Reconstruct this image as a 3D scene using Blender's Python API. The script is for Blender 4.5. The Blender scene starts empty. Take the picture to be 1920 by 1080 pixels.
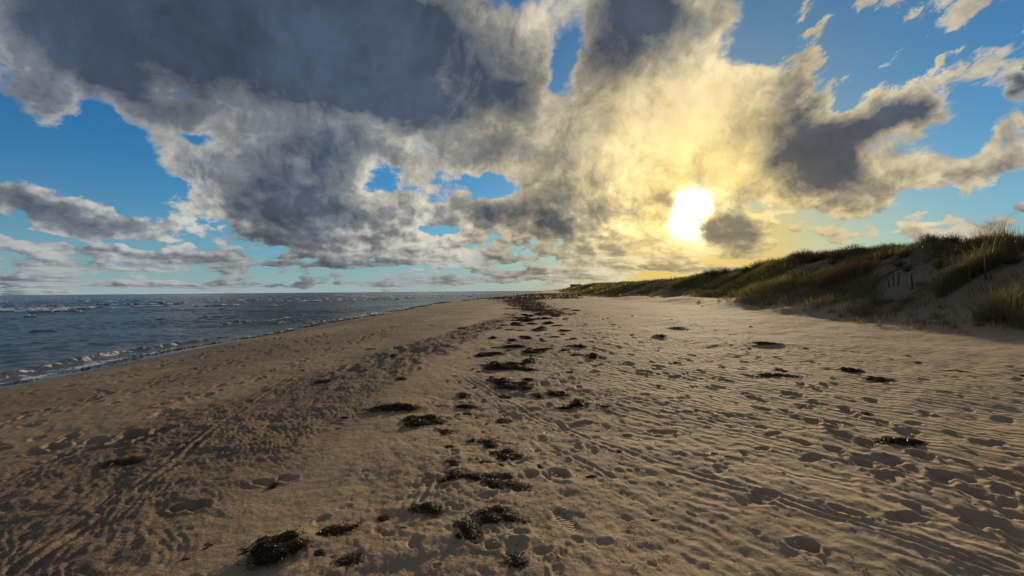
import bpy, math, random
import numpy as np
from mathutils import Matrix, Vector

D = bpy.data
scene = bpy.context.scene
COL = scene.collection
EYE, SEA = 1.4, -0.85

# ------------------------------------------------------------------ camera
cam_data = D.cameras.new('camera')
cam_data.sensor_width = 36.0
cam_data.lens = 15.0
cam_data.clip_start = 0.05
cam_data.clip_end = 60000.0
camera = D.objects.new('camera', cam_data)
COL.objects.link(camera)
camera.matrix_world = (Matrix.Translation((0, 0, EYE)) @ Matrix.Rotation(math.radians(90.39), 4, 'X')
                       @ Matrix.Rotation(math.radians(-0.478), 4, 'Z'))
scene.camera = camera

# ------------------------------------------------------------------ exposure and render
scene.view_settings.view_transform = 'Standard'
scene.view_settings.look = 'None'
scene.view_settings.gamma = 1.0
scene.view_settings.exposure = 0.0
scene.view_settings.use_curve_mapping = False
scene.render.engine = 'CYCLES'
scene.cycles.use_adaptive_sampling = True
scene.cycles.adaptive_threshold = 0.02
scene.cycles.max_bounces = 4
scene.cycles.diffuse_bounces = 2
scene.cycles.glossy_bounces = 2
scene.cycles.transmission_bounces = 2
scene.cycles.sample_clamp_indirect = 4.0

# ------------------------------------------------------------------ sun
SUN_AZ, SUN_EL = 23.4, 9.2
saz, sel = math.radians(SUN_AZ), math.radians(SUN_EL)
SUN_DIR = Vector((math.sin(saz) * math.cos(sel), math.cos(saz) * math.cos(sel), math.sin(sel)))
sun_data = D.lights.new('sun', 'SUN')
sun_data.energy = 5.0
sun_data.angle = math.radians(1.0)
sun_data.color = (1.0, 0.80, 0.52)
sun = D.objects.new('sun', sun_data)
COL.objects.link(sun)
sun.location = (20, 46, 12)
sun.rotation_euler = SUN_DIR.to_track_quat('Z', 'Y').to_euler()

# ------------------------------------------------------------------ node helper
class NT:
    """Small helper that writes node trees."""
    def __init__(s, tree):
        s.t = tree
    def new(s, kind, **kw):
        n = s.t.nodes.new(kind)
        for k, v in kw.items():
            setattr(n, k, v)
        return n
    def put(s, sock, v):
        if hasattr(v, 'is_output') or isinstance(v, bpy.types.NodeSocket):
            s.t.links.new(v, sock)
        elif v is not None:
            if sock.type == 'RGBA' and len(v) == 3:
                v = (*v, 1.0)
            sock.default_value = v
    def m(s, op, a, b=None, c=None, clamp=False):
        n = s.new('ShaderNodeMath', operation=op, use_clamp=clamp)
        for k, v in enumerate((a, b, c)):
            s.put(n.inputs[k], v)
        return n.outputs[0]
    def vm(s, op, a, b=None, out=0, scale=None):
        n = s.new('ShaderNodeVectorMath', operation=op)
        s.put(n.inputs[0], a)
        if b is not None:
            s.put(n.inputs[1], b)
        if scale is not None:
            s.put(n.inputs['Scale'], scale)
        return n.outputs[out]
    def rng(s, v, a, b, c=0.0, d=1.0, kind='SMOOTHSTEP'):
        n = s.new('ShaderNodeMapRange', interpolation_type=kind)
        s.put(n.inputs[0], v)
        for k, x in zip((1, 2, 3, 4), (a, b, c, d)):
            s.put(n.inputs[k], x)
        return n.outputs[0]
    def noise(s, vec, scale, detail=4.0, rough=0.5, dist=0.0, col=False, lac=2.0):
        n = s.new('ShaderNodeTexNoise')
        s.put(n.inputs['Vector'], vec)
        n.inputs['Scale'].default_value = scale
        n.inputs['Detail'].default_value = detail
        n.inputs['Roughness'].default_value = rough
        n.inputs['Distortion'].default_value = dist
        n.inputs['Lacunarity'].default_value = lac
        return n.outputs['Color' if col else 'Fac']
    def mix(s, f, a, b, blend='MIX'):
        n = s.new('ShaderNodeMix', data_type='RGBA', blend_type=blend)
        s.put(n.inputs[0], f)
        s.put(n.inputs[6], a)
        s.put(n.inputs[7], b)
        return n.outputs[2]
    def xyz(s, v):
        n = s.new('ShaderNodeSeparateXYZ')
        s.put(n.inputs[0], v)
        return n.outputs
    def comb(s, x, y, z):
        n = s.new('ShaderNodeCombineXYZ')
        for k, v in enumerate((x, y, z)):
            s.put(n.inputs[k], v)
        return n.outputs[0]

# ------------------------------------------------------------------ sky with broken cloud
# every entry is one cloud bank (or, when negative, one gap) on the vault of the sky:
# azimuth, elevation, half width, half height, tilt (degrees), strength, depth of its grey
CLOUDS = [
    (-26.4, 29.3, 31.6, 7.5, -178.0, 1.3, 1), (-8.4, 23.9, 15.7, 7.4, 168.0, 1.0, 0.95), (-17.8, 30.2, 21.8, 10.1, -170.0, 0.5, 0.8), (-43.5, 25.8, 11.4, 3.0, -169.0, 0.8, 0.6), (17.0, 30.6, 10.1, 7.5, 162.0, 1.25, 0.9),
    (20.9, 31.5, 7.5, 3.0, 175.0, 0.6, 0.6), (14.9, 19.0, 11.5, 9.2, 167.0, 1.15, -0.15), (25.0, 18.9, 9.8, 7.8, 91.0, 1.05, -0.28), (9.4, 14.2, 11.9, 8.6, 175.0, 1.0, 0.05), (3.7, 9.6, 10.7, 4.2, 179.0, 0.9, 0.7),
    (19.4, 10.9, 7.7, 5.2, 173.0, 0.85, -0.1), (33.2, 17.0, 6.2, 5.1, 112.0, 0.95, 0.65), (38.8, 14.5, 6.4, 3.2, -179.0, 1.1, 0.6), (42.5, 15.4, 3.8, 2.0, -177.0, 0.95, 0.6), (35.1, 11.6, 4.9, 3.0, 133.0, 0.9, 0.5),
    (37.0, 8.8, 3.2, 1.4, 171.0, 0.8, 0.15), (28.6, 6.9, 3.4, 2.6, 171.0, 1.3, 0.95), (32.3, 6.1, 2.1, 1.5, 171.0, 0.5, 0.15), (21.3, 8.5, 2.5, 1.4, 175.0, 0.55, 0.5), (-46.7, 7.5, 7.1, 2.0, -178.0, 0.95, 0.75),
    (-47.4, 9.0, 2.9, 1.4, 175.0, 0.5, 0), (-42.4, 6.7, 3.5, 1.6, -173.0, 0.6, 0.15), (-33.5, 12.9, 9.3, 4.1, 167.0, 0.85, 0.42), (-24.2, 13.4, 7.6, 6.9, 179.0, 0.8, 0.4), (-28.8, 9.6, 9.8, 3.1, 174.0, 0.6, 0.45),
    (-17.9, 10.0, 7.1, 3.3, 173.0, 0.8, 0.6), (-7.8, 10.3, 7.7, 3.5, 172.0, 0.8, 0.55), (-48.4, 18.6, 6.1, 4.5, 176.0, 1.0, 0.5), (-49.6, 14.7, 2.9, 2.5, -137.0, 0.5, 0.5), (-44.3, 20.8, 6.9, 2.9, 166.0, 0.9, 0.6),
    (-39.5, 18.0, 4.2, 2.8, 65.0, 0.5, 0.0), (-35.9, 18.8, 3.6, 2.8, 160.0, 0.55, 0.0), (-30.9, 15.6, 8.2, 3.6, 167.0, 0.55, 0.3), (-22.9, 17.8, 11.9, 3.7, 172.0, 0.85, 0.45), (-11.2, 15.6, 7.5, 3.3, 174.0, 0.6, 0.1),
    (-4.1, 17.7, 6.4, 3.3, -179.0, 0.5, 0.3), (35.3, 27.8, 5.1, 2.9, 175.0, 0.8, 0.0), (38.3, 25.5, 3.3, 2.5, -178.0, 0.8, 0.0), (42.5, 24.8, 3.2, 2.6, 128.0, 0.8, 0.0), (46.2, 23.8, 2.1, 1.6, 179.0, 0.8, 0.0),
    (48.3, 19.7, 3.9, 2.3, -161.0, 0.8, 0.0), (48.9, 16.4, 2.3, 1.3, -180.0, 0.9, 1.2), (43.0, 17.5, 2.7, 1.9, -165.0, 0.8, 0.0), (45.6, 20.2, 1.0, 0.5, -175.0, 0.7, 0.0), (40.6, 17.2, 2.5, 1.4, 173.0, 0.7, 0.0),
    (33.3, 23.3, 2.4, 1.7, 106.0, 0.7, 0.0), (31.3, 29.9, 1.6, 0.4, 164.0, 0.7, 0.0), (50.0, 21.5, 1.9, 1.7, 109.0, 0.8, 0.0), (44.1, 21.6, 1.0, 0.6, -170.0, 0.7, 0.0), (33.3, 25.3, 1.8, 0.4, -145.0, 0.7, 0.0),
    (48.2, 10.8, 3.5, 2.1, 180.0, 0.8, 0.05), (42.5, 10.4, 5.8, 1.3, 176.0, 0.7, 0.1), (48.2, 13.1, 1.4, 0.8, -127.0, 0.4, 0.0), (42.1, 6.1, 3.6, 1.5, 179.0, 0.8, 0.7), (48.1, 5.6, 2.3, 1.3, 170.0, 0.8, 0.25),
    (46.5, 6.9, 1.7, 0.6, 171.0, 0.4, 0.0), (50.1, 6.3, 1.2, 0.9, 100.0, 0.5, 0.0), (36.9, 5.5, 1.4, 0.8, 173.0, 0.4, 0.0), (-38.2, 4.0, 14.6, 1.8, -180.0, 0.6, 0.45), (-14.0, 5.3, 15.5, 2.1, 176.0, 0.6, 0.3),
    (11.3, 4.5, 11.7, 1.8, 174.0, 0.65, 0.2), (3.6, 2.1, 10.7, 0.9, 179.0, 0.7, 0.45), (20.0, 2.9, 12.7, 0.8, 178.0, 0.7, 0.45), (-19.3, 3.6, 9.6, 0.5, -179.0, 0.7, 0.5), (0.0, 3.8, 5.0, 0.5, 180.0, 0.4, 0.6),
    (-35.0, 1.1, 16.8, 0.5, -180.0, 0.7, 0.35), (-7.8, 1.2, 14.1, 0.6, 180.0, 0.6, 0.4), (-46.1, 2.6, 3.5, 0.6, -178.0, 0.35, 0.0), (-48.4, 12.3, 6.0, 2.7, -174.0, -0.9, 0.0), (-43.5, 14.4, 3.3, 2.3, 166.0, -0.9, 0.0),
    (-38.2, 20.6, 2.6, 1.3, -180.0, -0.5, 0.0), (7.3, 28.4, 5.3, 2.1, 73.0, -0.95, 0.0), (5.9, 23.3, 3.0, 2.1, 76.0, -0.5, 0.0), (40.6, 21.3, 9.5, 4.3, 171.0, -0.4, 0.0), (29.1, 27.8, 3.6, 2.7, 144.0, -0.3, 0.0),
    (46.6, 14.9, 3.0, 1.9, -168.0, -0.4, 0.0), (23.7, 8.6, 3.0, 1.9, -173.0, -1.1, 0.0), (25.5, 12.6, 3.5, 1.3, 173.0, -0.15, 0.0), (-17.9, 16.4, 5.1, 1.3, 175.0, -0.7, 0.0), (-6.3, 12.7, 6.4, 2.0, -179.0, -0.8, 0.0),
    (42.1, 8.2, 4.8, 0.7, 172.0, -0.35, 0.0), (-41.6, 11.7, 3.6, 1.3, 177.0, -0.5, 0.0), (2.9, 6.4, 4.3, 0.6, 179.0, -0.2, 0.0), (10.9, 24.7, 7.0, 4.2, 91.0, 0.5, 0.5), (30.1, 14.7, 5.3, 4.2, 104.0, 0.6, 0.0),
    (-17.9, 14.5, 12.9, 7.8, 177.0, 0.2, 0.25), (-36.4, 16.6, 2.9, 1.3, 158.0, -0.8, 0.0), (-26.5, 15.3, 3.4, 1.1, 171.0, -0.55, 0.0), (-15.0, 14.4, 3.6, 1.6, 174.0, -0.6, 0.0), (-21.8, 8.1, 3.1, 0.9, 178.0, -0.5, 0.0),
    (28.5, 24.9, 3.6, 1.9, 148.0, -0.5, 0.0), (-46.4, 5.5, 5.5, 0.5, -178.0, -0.5, 0.0), (22.2, 7.1, 2.5, 1.4, 175.0, -0.6, 0.0), (-39.5, 11.5, 3.4, 0.9, 170.0, -0.5, 0.0), (-26.5, 5.4, 6.9, 0.9, 179.0, -0.35, 0.0),
    (-11.3, 7.5, 6.2, 0.8, 178.0, -0.35, 0.0), (-41.6, 22.5, 12.9, 5.2, -178.0, 0.5, 0.5), (3.1, 28.6, 6.1, 4.3, 81.0, 1.0, -0.1), (-27.1, 6.9, 14.7, 1.9, 180.0, 0.35, 0.3), (-41.6, 4.4, 10.0, 0.7, 179.0, 0.5, 0.6),
    (31.5, 2.5, 10.4, 0.5, -179.0, 0.5, 0.4),
]


world = D.worlds.new('World')
scene.world = world
world.use_nodes = True
world.cycles.sampling_method = 'MANUAL'
world.cycles.sample_map_resolution = 512
wt = world.node_tree
wt.nodes.clear()
W = NT(wt)
tc = W.new('ShaderNodeTexCoord').outputs['Generated']
ray_dir = W.vm('NORMALIZE', tc)
dx, dy, dz = W.xyz(ray_dir)
el = W.m('MULTIPLY', W.m('ARCSINE', dz), 57.2958)
az = W.m('MULTIPLY', W.m('ARCTAN2', dx, dy), 57.2958)
zpos = W.m('MAXIMUM', dz, 0.0)
plane = W.vm('SCALE', W.comb(dx, dy, 0.0), scale=W.m('DIVIDE', 1.0, W.m('ADD', zpos, 0.07)))
# the air itself
sky = W.new('ShaderNodeTexSky', sky_type='NISHITA', sun_disc=False)
sky.sun_elevation = sel
sky.sun_rotation = saz
sky.altitude = 0.0
sky.air_density = 1.0
sky.dust_density = 0.6
sky.ozone_density = 2.5
SKY_STRENGTH = 0.11
air = W.mix(1.0, sky.outputs[0], (0.18, 0.76, 1.18), 'MULTIPLY')
air = W.vm('SCALE', air, scale=SKY_STRENGTH)
# cloud field
warp = W.noise(ray_dir, 2.6, 4.0, 0.55, col=True)
warp = W.vm('SCALE', W.vm('SUBTRACT', warp, (0.5, 0.5, 0.5)), scale=16.0)
warp2 = W.noise(ray_dir, 11.0, 5.0, 0.6, col=True)
warp2 = W.vm('SCALE', W.vm('SUBTRACT', warp2, (0.5, 0.5, 0.5)), scale=4.0)
squash = W.rng(el, 0.0, 14.0, 0.12, 1.0)
wv = W.vm('MULTIPLY', W.vm('ADD', warp, warp2), W.comb(1.0, squash, 0.0))
pos = W.vm('ADD', W.comb(az, el, 0.0), wv)
px_, py_, _ = W.xyz(pos)
total = W.m('ADD', -0.24, 0.0)
gloom = W.m('ADD', 0.0, 0.0)
for (a0, e0, ra, re, tilt, amp, shade) in CLOUDS:
    mp = W.new('ShaderNodeMapping', vector_type='TEXTURE')
    W.put(mp.inputs['Vector'], W.comb(px_, py_, total))   # z carries the running sum so that the banks are summed one by one
    mp.inputs['Location'].default_value = (a0, e0, 0)
    mp.inputs['Rotation'].default_value = (0, 0, math.radians(tilt))
    mp.inputs['Scale'].default_value = (ra * 1.45, re * 1.45, 1e6)
    r = W.vm('LENGTH', mp.outputs[0], out=1)
    part = W.rng(r, 1.0, 0.0, 0.0, amp)
    if shade:
        gloom = W.m('MULTIPLY_ADD', part, shade, gloom)
    total = W.m('ADD', part, total)
# outside the frame: scattered cloud of the same kind
behind = W.rng(W.m('ABSOLUTE', az), 52.0, 75.0)
above = W.rng(el, 34.0, 50.0)
outside = W.m('MAXIMUM', behind, above)
total = W.m('ADD', total, W.m('MULTIPLY', outside, 0.55))
gloom = W.m('ADD', gloom, W.m('MULTIPLY', outside, 0.5))
spin = W.new('ShaderNodeMapping')
W.put(spin.inputs['Vector'], ray_dir)
spin.inputs['Rotation'].default_value = (0.7, 0.5, 0.9)
dirw = W.vm('ADD', spin.outputs[0], W.vm('SCALE', W.vm('SUBTRACT', W.noise(spin.outputs[0], 5.0, 4.0, 0.55, col=True), (0.5, 0.5, 0.5)), scale=0.13))
turned = Matrix.Rotation(0.9, 3, 'Z') @ Matrix.Rotation(0.5, 3, 'Y') @ Matrix.Rotation(0.7, 3, 'X')
SUN_TURNED = turned @ SUN_DIR
n1 = W.noise(dirw, 6.5, 11.0, 0.56)
n2 = W.noise(plane, 2.6, 10.0, 0.62)
# heaped cloud low over the horizon, flattened by distance
heap_v = W.comb(W.m('MULTIPLY', az, 0.135), W.m('MULTIPLY', W.m('LOGARITHM', W.m('ADD', W.m('MAXIMUM', el, 0.0), 1.6), 2.718), 1.9), 0.0)
heap_v = W.vm('ADD', heap_v, W.vm('SCALE', W.vm('SUBTRACT', W.noise(heap_v, 2.3, 4.0, 0.6, col=True), (0.5, 0.5, 0.5)), scale=0.30))
n4 = W.noise(heap_v, 1.9, 9.0, 0.58)
hw = W.rng(el, 7.0, 17.0)
n2 = W.m('ADD', W.m('MULTIPLY', n2, hw), W.m('MULTIPLY', W.m('ADD', W.m('MULTIPLY', W.m('SUBTRACT', n4, 0.5), 1.5), 0.53), W.m('SUBTRACT', 1.0, hw)))
heap_lit = W.m('MULTIPLY', W.m('SUBTRACT', W.noise(heap_v, 1.9, 5.0, 0.5), W.noise(W.vm('ADD', heap_v, (0.05, 0.10, 0.0)), 1.9, 5.0, 0.5)), W.m('MULTIPLY', W.m('SUBTRACT', 1.0, hw), 2.2))
toward = tuple(c * 0.030 for c in SUN_TURNED)
def puff(vec):
    return W.noise(vec, 6.5, 6.0, 0.52)
lit = W.m('MULTIPLY', W.m('SUBTRACT', puff(dirw), puff(W.vm('ADD', dirw, toward))), 1.9)
lit2 = W.m('MULTIPLY', W.m('SUBTRACT', W.noise(dirw, 17.0, 6.0, 0.6), W.noise(W.vm('ADD', dirw, tuple(c * 0.010 for c in SUN_TURNED)), 17.0, 6.0, 0.6)), 0.9)
lit = W.m('ADD', W.m('ADD', lit, lit2), heap_lit)
field = W.m('SUBTRACT', W.m('ADD', W.m('MULTIPLY', n1, W.rng(el, 8.0, 26.0, 2.7, 2.1)), W.m('MULTIPLY', n2, 2.1)), W.rng(el, 8.0, 26.0, 2.40, 2.10))
# the small torn clouds high on the right are ragged on a finer scale
ragged = W.m('MULTIPLY', W.rng(az, 29.0, 34.0), W.rng(el, 15.0, 19.0))
torn_v = W.vm('MULTIPLY', W.vm('ADD', W.comb(W.m('ADD', az, W.m('MULTIPLY', el, 0.5)), W.m('SUBTRACT', el, W.m('MULTIPLY', az, 0.45)), 0.0), W.vm('SCALE', warp2, scale=0.8)), (0.16, 0.34, 0.0))
field = W.m('ADD', field, W.m('MULTIPLY', ragged, W.m('MULTIPLY', W.m('SUBTRACT', W.noise(torn_v, 1.5, 8.0, 0.62), 0.55), 3.4)))
dens = W.m('ADD', total, field)
cover = W.rng(dens, -0.05, W.rng(el, 3.0, 20.0, 0.20, 0.46))
billow = W.noise(dirw, 4.2, 8.0, 0.55)
deepness = W.m('MULTIPLY', W.m('MINIMUM', gloom, 1.0), W.rng(dens, -0.35, 1.20))
body = W.m('ADD', W.m('MULTIPLY', deepness, W.rng(billow, 0.33, 0.67, 0.62, 1.2, 'LINEAR')), W.m('MULTIPLY', W.rng(dens, 0.0, 1.4), 0.22))
body = W.m('ADD', body, W.m('MULTIPLY', W.m('SUBTRACT', 0.5, billow), -0.25))
body = W.m('SUBTRACT', W.m('ADD', body, 0.09), W.m('MULTIPLY', lit, W.rng(el, 6.0, 22.0, 1.15, 0.75)), clamp=True)
sun_dot = W.vm('DOT_PRODUCT', ray_dir, tuple(SUN_DIR), out=1)
ang = W.m('MULTIPLY', W.m('ARCCOSINE', W.m('MINIMUM', sun_dot, 0.99999)), 57.2958)
near1 = W.m('POWER', 2.718, W.m('MULTIPLY', ang, -1 / 9.0))
near2 = W.m('POWER', 2.718, W.m('MULTIPLY', W.m('MULTIPLY', ang, ang), -1 / (2.6 ** 2)))
near3 = W.m('POWER', 2.718, W.m('MULTIPLY', ang, -1 / 18.0))
bright = W.mix(near3, (0.42, 0.43, 0.42), (1.08, 0.76, 0.20))
bright = W.mix(W.m('MULTIPLY', W.rng(el, 9.0, 1.0), W.m('SUBTRACT', 1.0, near3)), bright, (0.30, 0.33, 0.34))
middle = W.mix(near3, (0.160, 0.188, 0.228), (0.66, 0.50, 0.18))
dark = W.mix(near1, (0.056, 0.082, 0.125), (0.22, 0.17, 0.09))
dark = W.mix(W.rng(el, 2.0, 18.0, 0.55, 0.0), dark, W.mix(near3, (0.13, 0.165, 0.21), (0.40, 0.33, 0.17)))
cloud = W.mix(W.rng(body, 0.0, 0.45, kind='LINEAR'), bright, middle)
cloud = W.mix(W.rng(body, 0.40, 1.0, kind='LINEAR'), cloud, dark)
# the glow of the thin air round the sun, held down as the photograph's exposure holds it
air = W.vm('SCALE', air, scale=W.m('SUBTRACT', 1.0, W.m('MULTIPLY', near3, 0.88)))
air = W.mix(W.m('POWER', 2.718, W.m('MULTIPLY', W.m('ABSOLUTE', el), -0.20)), air, (0.33, 0.44, 0.46))
lowglow = W.m('MULTIPLY', W.m('MINIMUM', W.m('MULTIPLY', near1, 2.8), 1.0), W.rng(el, 16.0, 1.0, 0.30, 1.0))
air = W.mix(lowglow, air, (0.78, 0.54, 0.14))
cloud = W.vm('SCALE', cloud, scale=W.rng(W.noise(dirw, 2.6, 8.0, 0.52), 0.32, 0.68, 0.72, 1.45, 'LINEAR'))
cloud = W.vm('SCALE', cloud, scale=W.m('MAXIMUM', W.m('MULTIPLY_ADD', lit, 0.6, 1.0), 0.6))
final = W.mix(cover, air, cloud)
# light spilling round the sun, dimmed by thick cloud
spill = W.m('MULTIPLY', near1, W.rng(body, 0.0, 1.0, 0.12, 0.02))
final = W.vm('ADD', final, W.vm('SCALE', (1.0, 0.78, 0.26), scale=spill))
core = W.m('ADD', W.m('MULTIPLY', near2, W.rng(dens, 0.75, -0.30, 0.0, 5.0)), W.m('MULTIPLY', W.m('POWER', 2.718, W.m('MULTIPLY', ang, -1 / 2.6)), W.rng(dens, 1.3, 0.0, 0.05, 0.5)))
final = W.vm('ADD', final, W.vm('SCALE', (1.0, 0.93, 0.70), scale=core))
bg = W.new('ShaderNodeBackground')
W.put(bg.inputs['Color'], final)
bg.inputs['Strength'].default_value = 1.0
wo = W.new('ShaderNodeOutputWorld')
W.put(wo.inputs['Surface'], bg.outputs[0])

# ------------------------------------------------------------------ numpy noise
def _hash(ix, iy, seed):
    h = (ix.astype(np.int64) * 374761393 + iy.astype(np.int64) * 668265263 + seed * 1442695041) & 0xffffffff
    h = ((h ^ (h >> 13)) * 1274126177) & 0xffffffff
    return ((h ^ (h >> 16)) & 0xffff).astype(np.float32) / 65535.0

def vnoise(x, y, seed=0):
    xi, yi = np.floor(x), np.floor(y)
    fx, fy = x - xi, y - yi
    fx = fx * fx * (3 - 2 * fx)
    fy = fy * fy * (3 - 2 * fy)
    a, b = _hash(xi, yi, seed), _hash(xi + 1, yi, seed)
    c, d = _hash(xi, yi + 1, seed), _hash(xi + 1, yi + 1, seed)
    return (a + (b - a) * fx + (c - a) * fy + (a - b - c + d) * fx * fy) * 2 - 1

def fbm(x, y, octaves=4, seed=0, gain=0.5):
    t, amp, f = 0, 1.0, 1.0
    for k in range(octaves):
        ca, sa_ = math.cos(1.1 * k), math.sin(1.1 * k)
        t = t + amp * vnoise((x * ca - y * sa_) * f + 17.3 * k, (x * sa_ + y * ca) * f, seed + k * 7)
        amp *= gain
        f *= 2.03
    return t

def smooth(v, a, b):
    t = np.clip((v - a) / (b - a), 0, 1)
    return t * t * (3 - 2 * t)

# ------------------------------------------------------------------ lie of the land (metres)
SHORE_Y = [-400, -50, 11, 42, 80, 108, 160, 300, 750, 3000, 8000]
SHORE_X = [-16, -13, -13.1, -13.6, -13.8, -8.5, -2, 9.5, 50, 215, 580]
FOOT_Y = [-400, -50, 10, 20, 28, 48, 70, 93, 130, 173, 240, 300, 500, 1000, 3000, 8000]
FOOT_X = [12, 12.5, 13.0, 14.5, 16.5, 19.5, 19, 17.5, 18.5, 23, 31, 36, 54, 96, 262, 690]
CREST_Y = [-400, -60, 0, 10, 17, 24, 32, 38, 45, 60, 80, 110, 150, 200, 300, 500, 1000, 3000, 8000]
CREST_X = [26, 25, 20.5, 19.5, 20.5, 22.5, 25, 26.5, 28, 30, 30, 30, 33, 39, 50, 70, 118, 300, 760]
CREST_H = [3.1, 3.1, 2.9, 2.9, 2.75, 2.85, 3.75, 3.75, 3.2, 3.2, 2.85, 2.66, 3.18, 3.54, 4.1, 4.74, 5.97, 8, 12]
# low mounds of blown sand: x, y, radius along x, radius along y, height
MOUNDS = [(18.6, 26.5, 2.6, 5.0, .85), (20.5, 34, 3.0, 6.0, .45), (15.9, 20.5, 1.1, 1.6, .45), (18.6, 17.2, 1.6, 1.8, .2), (15.6, 13.8, 1.6, 2.2, .35), (17.5, 11.8, 2.0, 2.2, .5),
          (5.99, 15.3, .35, .28, .10), (4.26, 12.45, .20, .16, .08), (6.37, 10.5, .42, .20, .05), (-1.25, 2.40, .18, .12, .03), (14.9, 23.2, .9, 1.3, .2),
          (3.0, 17.5, 1.5, .8, .05), (12.5, 19, 1.6, 2.2, .12), (17.4, 32, 1.8, 3.0, .5), (18.0, 44, 2.4, 6.0, .6), (17.2, 60, 3, 8, .5)]
for k in range(46):
    g = random.Random(500 + k)
    yy = 22 + 300 * g.random() ** 1.6
    xx = float(np.interp(yy, FOOT_Y, FOOT_X)) + g.uniform(1, 12) * (1 + yy / 250)
    MOUNDS.append((xx, yy, g.uniform(1, 2.6) * (1 + yy / 120), g.uniform(1.5, 4) * (1 + yy / 120), g.uniform(.15, .55)))

def land(x, y):
    wob = fbm(x * 0.05, y * 0.05, 3, 3) * 0.5
    s = x - np.interp(y, SHORE_Y, SHORE_X) + wob * 0.6 + 0.25 * np.sin(y * 0.45 + wob * 3)
    z = np.interp(s, [-60, -3, 0, 4, 8.5, 11.5, 200], [-3.2, -1.05, SEA, -.38, -.06, 0, 0])
    fx, cx, ch = (np.interp(y, *p) for p in ((FOOT_Y, FOOT_X), (CREST_Y, CREST_X), (CREST_Y, CREST_H)))
    t = (x - fx + wob * 1.6) / (cx - fx)
    z = z + smooth(t, 0, 1) * ch
    dune = smooth(t, 0.1, 0.8)
    z = z + dune * (0.30 * fbm(x * .32, y * .32, 4, 11) + 0.10 * fbm(x * 1.3, y * 1.3, 2, 12))
    z = z + smooth(t, 1.15, 2.6) * -0.9                                   # falls away behind the crest
    z = z + smooth(s, 2, 12) * (1 - dune) * 0.035 * fbm(x * .45, y * .45, 3, 21)
    for (mx, my, rx, ry, h) in MOUNDS:
        z = z + h * np.exp(-((x - mx) / rx) ** 2 - ((y - my) / ry) ** 2)
    return z

def land1(x, y):
    return float(land(np.array([float(x)]), np.array([float(y)]))[0])

# rows and columns of the beach sheet: fine where one stands, coarser away
def ring_steps(spans):
    r = [spans[0][0]]
    for (a, b, k) in spans:
        while r[-1] < b:
            r.append(r[-1] * (1 + k))
    return np.array(r)

OY = -1.0                                                                  # centre of the rings, a step behind the camera
rings = ring_steps([(0.25, 2.7, 0.10), (2.7, 7, 0.0045), (7, 14, 0.006), (14, 60, 0.009), (60, 600, 0.016), (600, 9000, 0.08)])
ang_f = np.radians(np.arange(-60, 60.01, 0.125))
ang_b = np.radians(np.arange(63, 298, 4.0))
angs = np.concatenate([ang_f, ang_b])
NR, NA = len(rings), len(angs)
GX = (rings[:, None] * np.sin(angs)[None, :]).astype(np.float64)
GY = (rings[:, None] * np.cos(angs)[None, :] + OY).astype(np.float64)
GZ = land(GX, GY)
SX = GX - np.interp(GY, SHORE_Y, SHORE_X)
FOOTD = GX - np.interp(GY, FOOT_Y, FOOT_X)
REL = np.zeros_like(GZ)
fine = smooth(rings, 60, 25)[:, None]
dry = smooth(SX, 1.0, 3.0)

# the trodden, wave-worn strip of coarse sand along the wrack
BAND_Y = [-3, 2.2, 2.8, 3.6, 4.5, 6.1, 9.1, 12.6, 20, 24, 37]
BAND_R = [-1.7, -1.75, -1.80, -1.82, -1.80, -1.70, -1.49, -.96, .1, .6, 1.8]
BAND_L = [-4.6, -4.5, -4.4, -4.3, -4.1, -4.0, -3.4, -2.7, -1.2, -.5, 1.1]
bl, br = np.interp(GY, BAND_Y, BAND_L), np.interp(GY, BAND_Y, BAND_R)
edge = 0.22 * fbm(GX * 1.2, GY * .8, 4, 31)
band = smooth(GX - bl + edge, -.25, .35) * smooth(br - GX + edge, -.2, .45) * smooth(GY, 38, 22)
patch = smooth(fbm(GX * .9, GY * .9, 3, 37), -1.1, .2)
wx = GX + .10 * fbm(GX * 3, GY * 3, 2, 33)
wy = GY + .10 * fbm(GX * 3 + 9, GY * 3, 2, 34)
# scalloped ripples left by the last tide, a few centimetres apart, broken by feet
scal = np.abs(np.sin((wx * .75 + wy * .66) * 55 + 5 * fbm(wx * 1.4, wy * 1.4, 2, 35))) * .55 + np.abs(vnoise(wx * 15, wy * 11, 36)) * .8 + .4 * np.abs(vnoise(wx * 34, wy * 24, 30))
REL += band * patch * fine * 0.0115 * (0.7 - scal)
REL += band * 0.009 * fbm(GX * 5.5, GY * 4.5, 4, 29, .6)
far_scal = np.abs(vnoise(wx * 4.2, wy * 1.6, 39)) + .5 * np.abs(vnoise(wx * 9, wy * 4, 28))
REL += band * smooth(GY, 5, 9) * 0.060 * (0.6 - far_scal)

# lumpy, trodden dry sand
lump = smooth(GX, -2.2, -.6) * smooth(-FOOTD, -2.5, .5) * fine
REL += lump * (0.009 * fbm(GX * 2.6, GY * 2.6, 3, 41) + 0.0060 * fbm(GX * 8, GY * 8, 5, 42, .65))
REL += lump * smooth(fbm(GX * .8, GY * .8, 3, 52), -.3, .5) * smooth(3.2 - GX, -1.5, 1.5) * .006 * (.4 - np.abs(fbm(GX * 5.5, GY * 5.5, 3, 53)))
REL += lump * 0.0022 * fbm(GX * 24, GY * 24, 3, 54) * smooth(rings, 14, 7)[:, None]
REL += dry * fine * smooth(-GX, .5, 3) * (0.006 * fbm(GX * 2.2, GY * 2.2, 3, 43) + 0.0045 * fbm(GX * 11, GY * 11, 4, 44, .6))
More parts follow.
